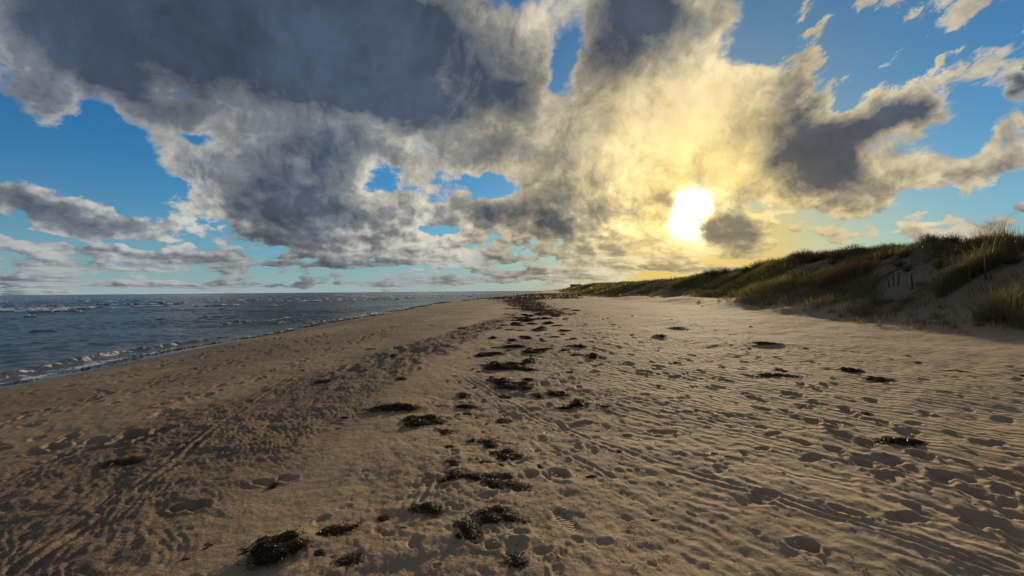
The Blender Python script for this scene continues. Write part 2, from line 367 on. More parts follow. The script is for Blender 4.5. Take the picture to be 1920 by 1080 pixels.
# wind ripples, their crests running from the dune towards the water
rw = fbm(GX * .55, GY * .55, 3, 45)
turn = np.clip((GX - 1) / 9, 0, 1) * 0.75
ca, sa = np.cos(0.70 - turn), np.sin(0.70 - turn)
across = GX * sa * 0 + (GX * np.cos(0.62) + GY * np.sin(0.62))
phase = across / 0.095 * 2 * math.pi + rw * 9 + 1.4 * fbm(GX * 2.2, GY * 2.2, 2, 46)
rip = np.abs(np.sin(phase * .5)) ** 0.8
ripm = smooth(GX, .2, 1.6) * smooth(-FOOTD, -1.0, 2.0) * smooth(fbm(GX * .5, GY * .5, 3, 47), -.75, .15) * smooth(GY, 22, 9)
REL += -ripm * 0.0065 * rip
REL += smooth(GX, 2, 5) * smooth(-FOOTD, -3, 0) * fine * 0.014 * fbm((GX * .8 + GY * .6) * .55, (GX * -.6 + GY * .8) * 2.4, 3, 48)

def window(x, y, rad):
    """index window of the fine sector round a point"""
    dyy = y - OY
    r = math.hypot(x, dyy)
    a = math.atan2(x, dyy)
    if r < 2.0 or abs(a) > math.radians(59):
        return None
    i0, i1 = np.searchsorted(rings, [r - rad, r + rad])
    j0, j1 = np.searchsorted(ang_f, [a - rad / r, a + rad / r])
    if i1 - i0 < 2 or j1 - j0 < 2:
        return None
    return slice(max(i0 - 1, 0), i1 + 1), slice(max(j0 - 1, 0), j1 + 1)

def footprint(x, y, heading, length, width, depth, rough=0.0, seed=0):
    length, depth = length * .88, depth * (.50 if x > -2 else .95)
    if math.hypot(x - .31, (y - 2.57)) < .34 and depth > .0084 or (y < 3.1 and .55 < x < 1.5 and seed % 3):
        return
    w = window(x, y, length * 1.1)
    if w is None:
        return
    px, py = GX[w] - x, GY[w] - y
    u = px * math.sin(heading) + py * math.cos(heading)
    v = px * math.cos(heading) - py * math.sin(heading)
    if rough:
        u = u + rough * vnoise(GX[w] * 14, GY[w] * 14, seed)
        v = v + rough * vnoise(GX[w] * 14 + 5, GY[w] * 14, seed + 1)
    waist = 1 - 0.22 * np.exp(-((u / length + .08) / .16) ** 2)
    d = np.sqrt((u / (length * .5)) ** 2 + (v / (width * .5 * waist)) ** 2)
    d = d * (1 + .10 * vnoise(GX[w] * 9 + seed, GY[w] * 9, 7))
    pit = -depth * (1 - smooth(d, 0.62, 1.02)) * (1 + .45 * vnoise(GX[w] * 18, GY[w] * 18, seed + 3) + .25 * vnoise(GX[w] * 40, GY[w] * 40, seed + 4))
    heel = -depth * .35 * np.exp(-(((u + length * .3) / (length * .2)) ** 2 + (v / (width * .4)) ** 2))
    rim = depth * .34 * np.exp(-((d - 1.22) / .16) ** 2)
    REL[w] += pit + heel + rim

R = np.random.default_rng(7)
def walk(points, step, side, jitter, length, width, depth, count=1):
    """a line of alternating prints along a polyline"""
    P = np.array(points, float)
    seg = np.hypot(*np.diff(P, axis=0).T)
    cum = np.concatenate([[0], np.cumsum(seg)])
    for c in range(count):
        off = R.normal(0, .35) if count > 1 else 0
        s, k = R.uniform(0, step), 0
        while s < cum[-1]:
            x, y = np.interp(s, cum, P[:, 0]), np.interp(s, cum, P[:, 1])
            i = min(np.searchsorted(cum, s, 'right') - 1, len(seg) - 1)
            dxy = (P[i + 1] - P[i]) / seg[i]
            hd = math.atan2(dxy[0], dxy[1])
            sg = side if k % 2 else -side
            footprint(x + dxy[1] * (sg + off) + R.normal(0, jitter), y - dxy[0] * (sg + off) + R.normal(0, jitter), hd + R.normal(0, .15),
                      length * R.uniform(.85, 1.12), width * R.uniform(.85, 1.2), depth * R.uniform(.6, 1.2), .018, int(R.integers(999)))
            s += step * R.uniform(.88, 1.12)
            k += 1

# prints on the dry sand
walk([(7.1, 44), (3.92, 24.6), (2.76, 17.1), (2.18, 11.7), (2.05, 8.2), (2.58, 7.1), (3.12, 6.0), (3.1, 4.5), (2.95, 3.4), (2.7, 1.5)], .66, .13, .07, .31, .15, .050, 3)
walk([(3.2, 20), (2.6, 11.7), (1.6, 8.2), (.9, 6.1), (.7, 4.5), (.6, 2.3)], .62, .14, .09, .30, .14, .038, 2)
walk([(8, 26), (6.2, 12), (5.0, 8.2), (4.2, 5.9), (3.3, 4.0), (2.6, 2.2)], .68, .15, .08, .31, .15, .05, 2)
walk([(5, 34), (4.0, 17), (3.4, 10), (4.0, 6.5), (4.4, 5.2), (4.3, 3.2)], .7, .15, .08, .31, .15, .05)
walk([(11, 9), (8, 6.5), (5.5, 4.6), (3.0, 2.8)], .72, .15, .09, .33, .17, .055)
walk([(9, 5.2), (5, 3.9), (3.2, 3.1), (1.4, 2.6)], .7, .14, .09, .30, .15, .045)
walk([(1.0, 12), (.7, 7), (.5, 4.4), (.2, 2.4)], .66, .14, .08, .29, .12, .026)
for k in range(520):
    yy = 2.3 + 26 * R.random() ** 1.15
    xx = R.normal(2.5 + yy * .10, 1.5 + yy * .10)
    if -.9 < xx < 13 and not (xx > 9 and R.random() < .6):
        L = R.uniform(.10, .28)
        footprint(xx, yy, R.normal(.2, .7), L, L * R.uniform(.38, .6), R.uniform(.014, .040), .022, k)
for k in range(22):
    yy = R.uniform(2, 9)
    xx = R.uniform(2.0, 9.0)
    L = R.uniform(.20, .34)
    footprint(xx, yy, R.normal(.1, .5), L, L * R.uniform(.4, .65), R.uniform(.03, .05), .03, k + 900)
# paw prints and prints among the wrack
for k in range(300):
    yy = 2.1 + 9 * R.random() ** 1.3
    L = R.uniform(.05, .13)
    footprint(R.normal(.1, .8), yy, R.uniform(0, 3), L, L * .75, R.uniform(.012, .028), .012, k + 1500)
# prints on the firm sand towards the water
walk([(-6, 3), (-6.5, 8), (-7.3, 16), (-7.5, 30), (-8, 60), (-7, 90)], .62, .11, .10, .28, .12, .028, 4)
walk([(-8.5, 7), (-9, 14), (-9.5, 25), (-9.5, 50), (-9, 80)], .64, .12, .12, .28, .12, .026, 3)
walk([(-4.6, 3.0), (-4.9, 6), (-5.2, 12), (-5.2, 24), (-4, 50)], .6, .12, .12, .28, .13, .030, 2)
for k in range(420):
    yy = 4 + 60 * R.random() ** 1.5
    xx = R.uniform(-11.3, -3.6 + min(yy, 30) * .05)
    L = R.uniform(.14, .34)
    footprint(xx, yy, R.normal(.1, .8), L, L * R.uniform(.4, .6), R.uniform(.012, .038), .02, k + 3000)
for (xx, yy, L, dp) in [(-3.9, 4.35, .5, .06), (-3.7, 4.5, .35, .05), (-4.5, 4.2, .3, .05), (-1.9, 3.25, .22, .04), (-2.2, 2.9, .24, .03), (-1.75, 3.3, .2, .035),
                        (.0, 2.28, .20, .035), (.13, 2.72, .12, .03), (2.05, 2.62, .2, .05), (1.55, 2.3, .2, .05), (3.0, 3.35, .45, .06), (1.5, 4.3, .35, .05), (.72, 4.6, .35, .04)]:
    footprint(xx, yy, .3 + xx, L, L * .6, dp, .02, int(abs(xx * 100)))
footprint(.31, 2.57, -.35, .34, .13, .016)                                 # one crisp boot print

def groove(points, half, depth, seed=0):
    """a dragged line pressed into the sand"""
    P = np.array(points, float)
    for a, b in zip(P[:-1], P[1:]):
        n = max(1, int(np.hypot(*(b - a)) / .35))
        for k in range(n):
            p, q = a + (b - a) * k / n, a + (b - a) * (k + 1) / n
            c = (p + q) / 2
            w = window(c[0], c[1], np.hypot(*(q - p)) / 2 + half * 4)
            if w is None:
                continue
            d = (q - p)
            Lq = np.hypot(*d)
            t = ((GX[w] - p[0]) * d[0] + (GY[w] - p[1]) * d[1]) / Lq ** 2
            inside = (t >= 0) & (t < 1)
            off = ((GX[w] - p[0]) * d[1] - (GY[w] - p[1]) * d[0]) / Lq
            off = off + .012 * vnoise(GX[w] * 3 + seed, GY[w] * 3, seed)
            prof = -depth * np.exp(-(off / half) ** 2) + depth * .5 * np.exp(-((np.abs(off) - half * 2.1) / (half * .7)) ** 2)
            fade = .55 + .45 * vnoise(GX[w] * 1.7 + seed, GY[w] * 1.7, seed + 3)
            REL[w] += inside * prof * np.clip(fade, .1, 1)

TRACK = [(-.97, 7.31), (-.43, 6.1), (.22, 4.69), (.53, 4.31), (1.03, 3.5), (1.45, 3.02), (1.79, 2.69), (2.12, 2.32), (2.5, 1.8)]
for k, o in enumerate((0, .07, .15)):
    groove([(x + o, y + o * .5) for x, y in TRACK], .016, .010 if k < 2 else .007, k)
groove([(-.95, 6.86), (-.4, 5.6), (.16, 4.59)], .015, .008, 5)
groove([(.35, 3.9), (.62, 3.45), (.75, 3.2)], .02, .015, 6)
for o in (0, .09):
    groove([(-3.91 + o, 7.43), (-3.55 + o, 5.9), (-3.37 + o, 4.9), (-3.02 + o, 3.83), (-2.8 + o, 3.06), (-2.74 + o, 2.64), (-2.63 + o, 2.23)], .022, .014, 8)
groove([(-.66, 3.2), (-.74, 2.75)], .016, .014, 9)
groove([(-.61, 3.2), (-.62, 2.80)], .016, .012, 10)

GZ2 = GZ + REL * dry

def ground(x, y):
    """height of the finished sand at a point"""
    w = window(x, y, 0.08 + math.hypot(x, y) * .01)
    if w is None:
        return land1(x, y)
    d = (GX[w] - x) ** 2 + (GY[w] - y) ** 2
    k = np.unravel_index(np.argmin(d), d.shape)
    return float(GZ2[w][k])

# ------------------------------------------------------------------ mesh and object helpers
def grid_mesh(name, X, Y, Z, closed=False, keep=None, centre=None):
    nr, na = X.shape
    co = np.stack([X, Y, Z], -1).reshape(-1, 3)
    i, j = np.meshgrid(np.arange(nr - 1), np.arange(na if closed else na - 1), indexing='ij')
    j2 = (j + 1) % na
    q = np.stack([i * na + j, (i + 1) * na + j, (i + 1) * na + j2, i * na + j2], -1).reshape(-1, 4)
    q = q[:, ::-1]
    if keep is not None:
        q = q[keep(q, co)]
    return raw_mesh(name, co, q)

def raw_mesh(name, co, faces, smooth_shade=True):
    """faces: one array (n, 3) or (n, 4)"""
    me = D.meshes.new(name)
    faces = np.asarray(faces)
    n, k = faces.shape
    me.vertices.add(len(co))
    me.vertices.foreach_set('co', np.asarray(co, np.float32).ravel())
    me.loops.add(n * k)
    me.polygons.add(n)
    me.loops.foreach_set('vertex_index', faces.astype(np.int32).ravel())
    me.polygons.foreach_set('loop_start', np.arange(0, n * k, k, dtype=np.int32))
    me.update(calc_edges=True)
    me.validate()
    if smooth_shade:
        me.polygons.foreach_set('use_smooth', np.ones(len(me.polygons), bool))
    return me

def attr(me, name, values):
    a = me.attributes.new(name, 'FLOAT', 'POINT')
    a.data.foreach_set('value', np.asarray(values, np.float32).ravel())

def link(name, me, mat=None, parent=None, loc=None, label=None, cat=None, group=None, kind=None):
    o = D.objects.new(name, me)
    COL.objects.link(o)
    if mat is not None and me is not None and not me.materials:
        me.materials.append(mat)
    if parent is not None:
        o.parent = parent
    if loc is not None:
        o.location = loc
    for k, v in (('label', label), ('category', cat), ('group', group), ('kind', kind)):
        if v:
            o[k] = v
    return o

def material(name):
    m = D.materials.new(name)
    m.use_nodes = True
    m.node_tree.nodes.clear()
    n = NT(m.node_tree)
    out = n.new('ShaderNodeOutputMaterial')
    return m, n, out

def pos_of(n):
    return n.new('ShaderNodeNewGeometry').outputs['Position']

def attribute(n, name):
    return n.new('ShaderNodeAttribute', attribute_name=name).outputs['Fac']

def bump(n, height, dist, strength=1.0):
    b = n.new('ShaderNodeBump')
    n.put(b.inputs['Height'], height)
    b.inputs['Distance'].default_value = dist
    b.inputs['Strength'].default_value = strength
    return b.outputs[0]

# ------------------------------------------------------------------ sand
sand_mat, n, out = material('sand')
p = pos_of(n)
flat = n.vm('MULTIPLY', p, (1, 1, 0))
band_f, wet_f, soil_f = attribute(n, 'coarse'), attribute(n, 'wet'), attribute(n, 'soil')
big = n.noise(flat, .35, 4, .55)
mid = n.noise(flat, 3.0, 5, .6)
grain = n.noise(flat, 260.0, 2, .6)
speck = n.noise(flat, 55.0, 3, .7)
c = n.mix(n.rng(big, .3, .7), (.31, .205, .116), (.40, .272, .158))
c = n.mix(n.rng(mid, .35, .7, 0, .5), c, (.22, .148, .085))
c = n.mix(n.rng(grain, .35, .7, 0, .45), c, (.20, .14, .09))
c = n.mix(n.rng(speck, .62, .74, 0, .5), c, (.13, .085, .05))
debris = n.m('MULTIPLY', band_f, n.rng(n.noise(flat, 22.0, 5, .75), .40, .60, .32, .85))
c = n.mix(debris, c, (.11, .075, .05))
c = n.mix(n.m('MULTIPLY', soil_f, .62), c, (.115, .098, .066))
c = n.mix(n.m('MULTIPLY', attribute(n, 'turf'), .85), c, (.060, .062, .028))
c = n.mix(n.m('MULTIPLY', attribute(n, 'left_vignette'), .65), c, (.15, .105, .066))  # lens vignette painted into the colour of the sand on the left
c = n.mix(n.m('MULTIPLY', wet_f, .75), c, (.075, .052, .034))
bs = n.new('ShaderNodeBsdfPrincipled')
n.put(bs.inputs['Base Color'], c)
n.put(bs.inputs['Roughness'], n.rng(wet_f, .3, 1, .92, .22, 'LINEAR'))
n.put(bs.inputs['Specular IOR Level'], n.rng(wet_f, 0, 1, .16, .5, 'LINEAR'))
rip_w = n.noise(flat, 1.6, 3, .5)
wave = n.new('ShaderNodeTexWave', wave_type='BANDS', bands_direction='X', wave_profile='SIN')
mpw = n.new('ShaderNodeMapping')
n.put(mpw.inputs['Vector'], flat)
mpw.inputs['Rotation'].default_value = (0, 0, -.62)
n.put(wave.inputs['Vector'], mpw.outputs[0])
wave.inputs['Scale'].default_value = 2.2
wave.inputs['Distortion'].default_value = 9.0
wave.inputs['Detail'].default_value = 3.0
wave.inputs['Detail Scale'].default_value = 1.2
ripple_f = attribute(n, 'ripple')
hgt = n.m('MULTIPLY', n.m('MULTIPLY', wave.outputs['Fac'], ripple_f), .010)
hgt = n.m('ADD', hgt, n.m('MULTIPLY', n.noise(flat, 38.0, 5, .65), n.rng(band_f, 0, 1, .006, .016, 'LINEAR')))
hgt = n.m('ADD', hgt, n.m('MULTIPLY', grain, .0012))
hgt = n.m('ADD', hgt, n.m('MULTIPLY', n.noise(flat, 12.0, 4, .6), .012))
# tread of the crisp boot print
tm = n.new('ShaderNodeMapping', vector_type='TEXTURE')
n.put(tm.inputs['Vector'], flat)
tm.inputs['Location'].default_value = (.31, 2.57, 0)
tm.inputs['Rotation'].default_value = (0, 0, .35)
tm.inputs['Scale'].default_value = (.055, .155, 1)
tx, ty, tz = n.xyz(tm.outputs[0])
mask = n.rng(n.vm('LENGTH', tm.outputs[0], out=1), 1.0, .85)
zig = n.m('SINE', n.m('ADD', n.m('MULTIPLY', ty, 42.0), n.m('MULTIPLY', n.m('SINE', n.m('MULTIPLY', tx, 7.0)), 1.1)))
hgt = n.m('ADD', hgt, n.m('MULTIPLY', n.m('MULTIPLY', zig, mask), .0045))
n.put(bs.inputs['Normal'], bump(n, hgt, 1.0))
n.put(out.inputs['Surface'], bs.outputs[0])

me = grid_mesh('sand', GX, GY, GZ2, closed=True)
wet = smooth(-(SX + .25 * fbm(GX * .8, GY * .8, 3, 61)), -3.2, -.9)
attr(me, 'coarse', band)
attr(me, 'wet', wet)
attr(me, 'ripple', smooth(GX, .2, 2.5) * smooth(-FOOTD, -2, 1.5))
attr(me, 'soil', smooth(FOOTD, 0.2, 2.6))
attr(me, 'turf', smooth(FOOTD, 1.0, 6.0) * smooth(GY, 150, 380))
attr(me, 'left_vignette', smooth(-GX, 1.4, 3.4) * smooth(fbm(GX * .5, GY * .35, 3, 63), -1.2, .4))  # patchy mask of the painted vignette darkening, growing towards the left
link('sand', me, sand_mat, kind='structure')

# ------------------------------------------------------------------ sea
sr = ring_steps([(9.0, 60, .0065), (60, 300, .010), (300, 2000, .03), (2000, 26000, .12)])
sa_ = np.radians(np.concatenate([np.arange(-179, -59, 4.0), np.arange(-59, 8.0, .14), np.arange(9, 40, 2.0)]))
WX = sr[:, None] * np.sin(sa_)[None]
WY = sr[:, None] * np.cos(sa_)[None]
shore_w = fbm(WX * 0.05, WY * 0.05, 3, 3) * 0.5
WS = WX - np.interp(WY, SHORE_Y, SHORE_X) + shore_w * 0.6 + 0.25 * np.sin(WY * 0.45 + shore_w * 3)
off = -WS
jag = fbm(WX * .12, WY * .12, 3, 71)
wz = np.zeros_like(WX)
deep = smooth(off, .5, 12)
def swell(dirx, diry, lam, amp, seed, sharp=2.2):
    ph = (WX * dirx + WY * diry) / lam * 2 * math.pi + 3.0 * fbm(WX / lam * .22, WY / lam * .22, 3, seed)
    crest = (0.5 + 0.5 * np.sin(ph)) ** sharp
    group = smooth(fbm(WX / lam * .16 + 40, WY / lam * .25, 2, seed + 5), -.75, .7)
    return amp * group * (crest - .35)
wz += deep * swell(.92, -.38, 6.5, .20, 72) + deep * swell(.80, -.60, 3.4, .13, 73)
wz += smooth(off, .2, 5) * (swell(.60, -.80, 1.6, .075, 74, 1.6) + swell(.99, .10, 1.1, .045, 75, 1.4) + swell(.2, -.98, .8, .03, 76, 1.3))
wz += smooth(off, .3, 4) * .02 * fbm(WX * 3.2, WY * 3.2, 3, 77)
foam = np.zeros_like(WX)
def breaker(dist, width, height, seed, wander=.6, gaps=-.2, y0=-50, y1=400):
    global wz, foam
    c = dist + wander * fbm(WX * .0, WY * .11, 3, seed) + .12 * fbm(WX * 1.2, WY * 1.2, 2, seed + 1)
    live = smooth(fbm(WX * 0 + 3, WY * .09, 3, seed + 2), gaps, gaps + .35) * smooth(WY, y0, y0 + 3) * smooth(-WY, -y1, -y1 + 5)
    d = off - c
    face = np.where(d < 0, np.exp(-(d / (width * .45)) ** 2), np.exp(-(d / width) ** 2))
    wz += live * height * face * (1 + .35 * fbm(WX * 2.5, WY * 2.5, 2, seed + 3))
    torn = .75 * smooth(fbm(WX * 4.6, WY * 4.6, 4, seed + 4, .7), -.35, .75)
    foam += live * torn * np.exp(-((d + width * .35) / (width * .6)) ** 2) * 1.1
breaker(1.2, .40, .11, 81, .35, -1.6, -40, 24)
breaker(.9, .35, .10, 85, .4, .05, 24, 140)
breaker(3.4, .6, .16, 88, .9, .15, 24, 140)
breaker(7.5, .8, .12, 91, 2.2, .55, 24, 200)
# thin lace of the last wash on the sand
lace = smooth(fbm(WX * 1.6, WY * 1.6, 4, 95, .6), -.15, .4)
foam += (.55 + .5 * lace) * np.exp(-((off - .10) / .16) ** 2)
foam += smooth(fbm(WX * 2.0, WY * 2.0, 4, 96, .65), .25, .75) * smooth(off, 2.6, .6) * .6
# scattered white horses further out, thickest over the outer bar
bar = np.exp(-((off - 55) / 22) ** 2) + .25 * smooth(off, 6, 30)
caps = smooth(fbm(WX * .10, WY * .22, 4, 98, .6) + .45 * bar, .98, 1.10) * smooth(off, 9, 22) * smooth(WY, 1500, 200)
wz += caps * .28
foam += caps * smooth(fbm(WX * 1.1, WY * 1.1, 3, 99), -.5, .3) * 1.1
WZ = SEA + wz * smooth(off, -.1, .8) + .012 * smooth(off, -1, 0)
landw = land(WX, WY)
def wet_only(q, co):
    return (landw.reshape(-1)[q] < SEA + .30).any(1)
me = grid_mesh('sea', WX, WY, WZ, keep=wet_only)
attr(me, 'foam', np.clip(foam, 0, 1))
attr(me, 'shoal', smooth(off, 7, .3))
water_mat, n, out = material('sea_water')
p = pos_of(n)
flat = n.vm('MULTIPLY', p, (1, 1, 0))
fo, sh = attribute(n, 'foam'), attribute(n, 'shoal')
bs = n.new('ShaderNodeBsdfPrincipled')
n.put(bs.inputs['Base Color'], n.mix(sh, (.046, .062, .068), (.070, .062, .048)))
bs.inputs['Roughness'].default_value = .24
bs.inputs['IOR'].default_value = 1.33
st = n.vm('MULTIPLY', p, (1.0, 1.0, 0))
h1 = n.noise(st, 2.2, 6, .62)
h2 = n.noise(st, .45, 4, .6)
hh = n.m('ADD', n.m('MULTIPLY', h1, .16), n.m('MULTIPLY', h2, .45))
n.put(bs.inputs['Normal'], bump(n, hh, 1.0, .7))
fb = n.new('ShaderNodeBsdfPrincipled')
fb.inputs['Base Color'].default_value = (.62, .62, .60, 1)
fb.inputs['Roughness'].default_value = .8
n.put(fb.inputs['Normal'], bump(n, n.noise(flat, 9.0, 5, .7), .12))
fm = n.rng(n.m('ADD', fo, n.m('MULTIPLY', n.m('SUBTRACT', n.noise(flat, 8.0, 7, .75), .5), 1.5)), .42, .80, 0, .85)
ms = n.new('ShaderNodeMixShader')
n.put(ms.inputs[0], n.m('MULTIPLY', fm, n.rng(fo, .02, .15)))
n.put(ms.inputs[1], bs.outputs[0])
n.put(ms.inputs[2], fb.outputs[0])
n.put(out.inputs['Surface'], ms.outputs[0])
link('sea', me, water_mat, kind='structure')

# ------------------------------------------------------------------ plant and weed materials
def leaf_material(name, c1, c2, c3, trans=.45, rough=.45, spec=.4):
    m, n, out = material(name)
    hue = attribute(n, 'hue')
    tipf = attribute(n, 'tip')
    c = n.mix(n.rng(hue, 0, .6, 0, 1, 'LINEAR'), c1, c2)
    c = n.mix(n.rng(hue, .72, .8), c, c3)
    c = n.mix(n.m('MULTIPLY', tipf, .35), c, c3)
    b = n.new('ShaderNodeBsdfPrincipled')
    n.put(b.inputs['Base Color'], c)
    b.inputs['Roughness'].default_value = rough
    b.inputs['Specular IOR Level'].default_value = spec
    t = n.new('ShaderNodeBsdfTranslucent')
    n.put(t.inputs['Color'], n.mix(1.0, c, (1.0, 1.0, .55), 'MULTIPLY'))
    ms = n.new('ShaderNodeMixShader')
    ms.inputs[0].default_value = trans
    n.put(ms.inputs[1], b.outputs[0])
    n.put(ms.inputs[2], t.outputs[0])
    n.put(out.inputs['Surface'], ms.outputs[0])
    return m

marram_mat = leaf_material('marram_leaf', (.055, .072, .024), (.150, .135, .052), (.28, .22, .11), .55, .38, .5)
brown_mat = leaf_material('dry_twig', (.050, .032, .022), (.085, .055, .035), (.16, .11, .065), .25, .7, .2)
thicket_mat = leaf_material('thicket_leaf', (.030, .038, .014), (.055, .048, .022), (.10, .07, .04), .30, .6, .25)
straw_mat = leaf_material('straw_stalk', (.26, .20, .12), (.33, .27, .17), (.20, .14, .08), .25, .6, .3)
weed_mat = leaf_material('seaweed_frond', (.014, .009, .004), (.040, .024, .009), (.085, .048, .014), .25, .5, .25)
red_weed_mat = leaf_material('red_seaweed_frond', (.05, .012, .006), (.12, .035, .01), (.20, .08, .02), .30, .4, .4)

bank_mat = leaf_material('weed_bank_frond', (.022, .010, .005), (.055, .022, .009), (.10, .045, .015), .15, .6, .2)

class Ribbons:
    """many tapering ribbons gathered into one mesh"""
    def __init__(s):
        s.co, s.fa, s.hue, s.tip, s.nv = [], [], [], [], 0
    def add(s, P, Wv, hue):
        """P (n, k, 3) centre lines, Wv (n, k, 3) half-width vectors, hue (n,)"""
        n_, k, _ = P.shape
        v = np.stack([P - Wv, P + Wv], 2).reshape(-1, 3)
        i, j = np.meshgrid(np.arange(n_), np.arange(k - 1), indexing='ij')
        b = s.nv + (i * k + j) * 2
        s.fa.append(np.stack([b, b + 1, b + 3, b + 2], -1).reshape(-1, 4))
        s.co.append(v)
        s.hue.append(np.repeat(hue, k * 2))
        s.tip.append(np.tile(np.repeat(np.linspace(0, 1, k), 2), n_))
        s.nv += len(v)
    def mesh(s, name):
        me = raw_mesh(name, np.concatenate(s.co), np.concatenate(s.fa), False)
        attr(me, 'hue', np.concatenate(s.hue)[:len(me.vertices)])
        attr(me, 'tip', np.concatenate(s.tip)[:len(me.vertices)])
        return me

WIND = np.array([-.55, -.25])
def blades(rb, base, height, width, rg, seg=4, lean=.35, wind=.3, droop=.5, cluster=None, huec=None):
    """blades of grass rooted at base (n, 3)"""
    n_ = len(base)
    a = rg.uniform(0, 2 * math.pi, n_)
    l = rg.random(n_) * lean
    dirx, diry = np.cos(a) * l + WIND[0] * wind, np.sin(a) * l + WIND[1] * wind
    t = np.linspace(0, 1, seg + 1)
    h = height[:, None]
    P = np.zeros((n_, seg + 1, 3))
    P[..., 0] = base[:, 0:1] + dirx[:, None] * h * (t * .55 + t ** 2.4 * 1.0)
    P[..., 1] = base[:, 1:2] + diry[:, None] * h * (t * .55 + t ** 2.4 * 1.0)
    sag = droop * np.hypot(dirx, diry)[:, None]
    P[..., 2] = base[:, 2:3] + h * (t - sag * t ** 3)
    f = rg.uniform(0, math.pi, n_)
    wv = np.stack([np.cos(f), np.sin(f), np.zeros(n_)], -1)[:, None, :] * (width[:, None] * (1 - t ** 1.6 * .93))[..., None] * .5
    hue = rg.random(n_) if huec is None else np.clip(huec + rg.normal(0, .12, n_), 0, 1)
    rb.add(P, wv, hue)

# ------------------------------------------------------------------ grass mass on the dune (beyond counting)
rg = np.random.default_rng(21)
def scatter_grass():
    green, dull = Ribbons(), Ribbons()
    n_ = 72000
    # candidate roots, thinning out with distance
    yy = 9 + (620 - 9) * rg.random(n_) ** 2.9
    fx, cx = np.interp(yy, FOOT_Y, FOOT_X), np.interp(yy, CREST_Y, CREST_X)
    t = rg.uniform(-.12, 1.5, n_)
    xx = fx + t * (cx - fx)
    az_ = np.degrees(np.arctan2(xx, yy))
    nz = fbm(xx * .22, yy * .16, 4, 201)
    nz2 = fbm(xx * .9, yy * .7, 3, 202)
    crest = smooth(t, .70, .92)
    slope = smooth(t, .10, .35)
    near_r = smooth(az_, 39.0, 41.5)                                          # the bare blow-out on the near slope
    dens = crest * (.75 + .3 * nz) + slope * (1 - crest) * (smooth(nz + .5 * nz2, -.95, .05) * .95) * (1 - near_r * .95)
    dens += smooth(t, -.1, .15) * (1 - slope) * smooth(nz + nz2, .25, .8) * .35 * (1 - near_r)
    keep_ = rg.random(n_) < dens
    xx, yy, t, crest, nz, nz2, az_ = (v[keep_] for v in (xx, yy, t, crest, nz, nz2, az_))
    zz = land(xx, yy)
    dist = np.hypot(xx, yy)
    for lo, hi, per, seg, wk in ((0, 34, 15, 4, 1.0), (34, 80, 8, 3, 1.8), (80, 500, 4, 2, 3.2)):
        s = (dist >= lo) & (dist < hi)
        for rb, pick in ((green, rg.random(len(xx)) < .86 - crest * .42 - .25 * smooth(nz2, 0, .8)), (dull, None)):
            sel_ = s & (pick if pick is not None else ~last)
            last = pick if pick is not None else last
            k = int(sel_.sum())
            if not k:
                continue
            b = np.repeat(np.stack([xx, yy, zz], -1)[sel_], per, 0)
            spread = (.10 + .0035 * np.repeat(dist[sel_], per))[:, None]
            b[:, :2] += rg.normal(0, 1, (len(b), 2)) * spread
            b[:, 2] = land(b[:, 0], b[:, 1]) - .02
            hh = np.repeat((.30 + .26 * np.clip(nz[sel_] + .5, 0, 1.4) + .20 * rg.random(k)) * (1 - .25 * smooth(t[sel_], 1.0, 1.4)), per) * rg.uniform(.5, 1.25, len(b))
            hh *= 1 + .3 * smooth(dist[sel_], 60, 200).repeat(per)
            w_ = np.full(len(b), .009 * wk) * rg.uniform(.7, 1.5, len(b)) * (1 + np.repeat(dist[sel_], per) / 90)
            hc = np.repeat(np.clip(.50 + .42 * nz2[sel_], 0, 1), per)
            blades(rb, b, hh, w_, rg, seg, .55, .25, .5, huec=hc)
    link('dune_grass', green.mesh('dune_grass'), marram_mat, label='green marram grass thick over the slope and ridge of the dune', cat='grass', kind='stuff')
    link('dry_dune_grass', dull.mesh('dry_dune_grass'), brown_mat, label='dark brown dry stalks among the grass along the dune ridge', cat='dry grass', kind='stuff')
scatter_grass()

def copies(proto, spots, mat_label=None, cat=None, group=None):
    """spots: x, y, scale, turn, label; the first uses the prototype itself"""
    for k, (x, y, sc, turn, label) in enumerate(spots):
        o = proto if k == 0 else proto.copy()
        if k:
            COL.objects.link(o)
        o.location = (x, y, ground(x, y) - .015 * sc)
        o.rotation_euler = (0, 0, turn)
        o.scale = (sc, sc, sc)
        o['label'] = label
        if cat:
            o['category'] = cat
        if group:
            o['group'] = group
        elif 'group' in o:
            del o['group']

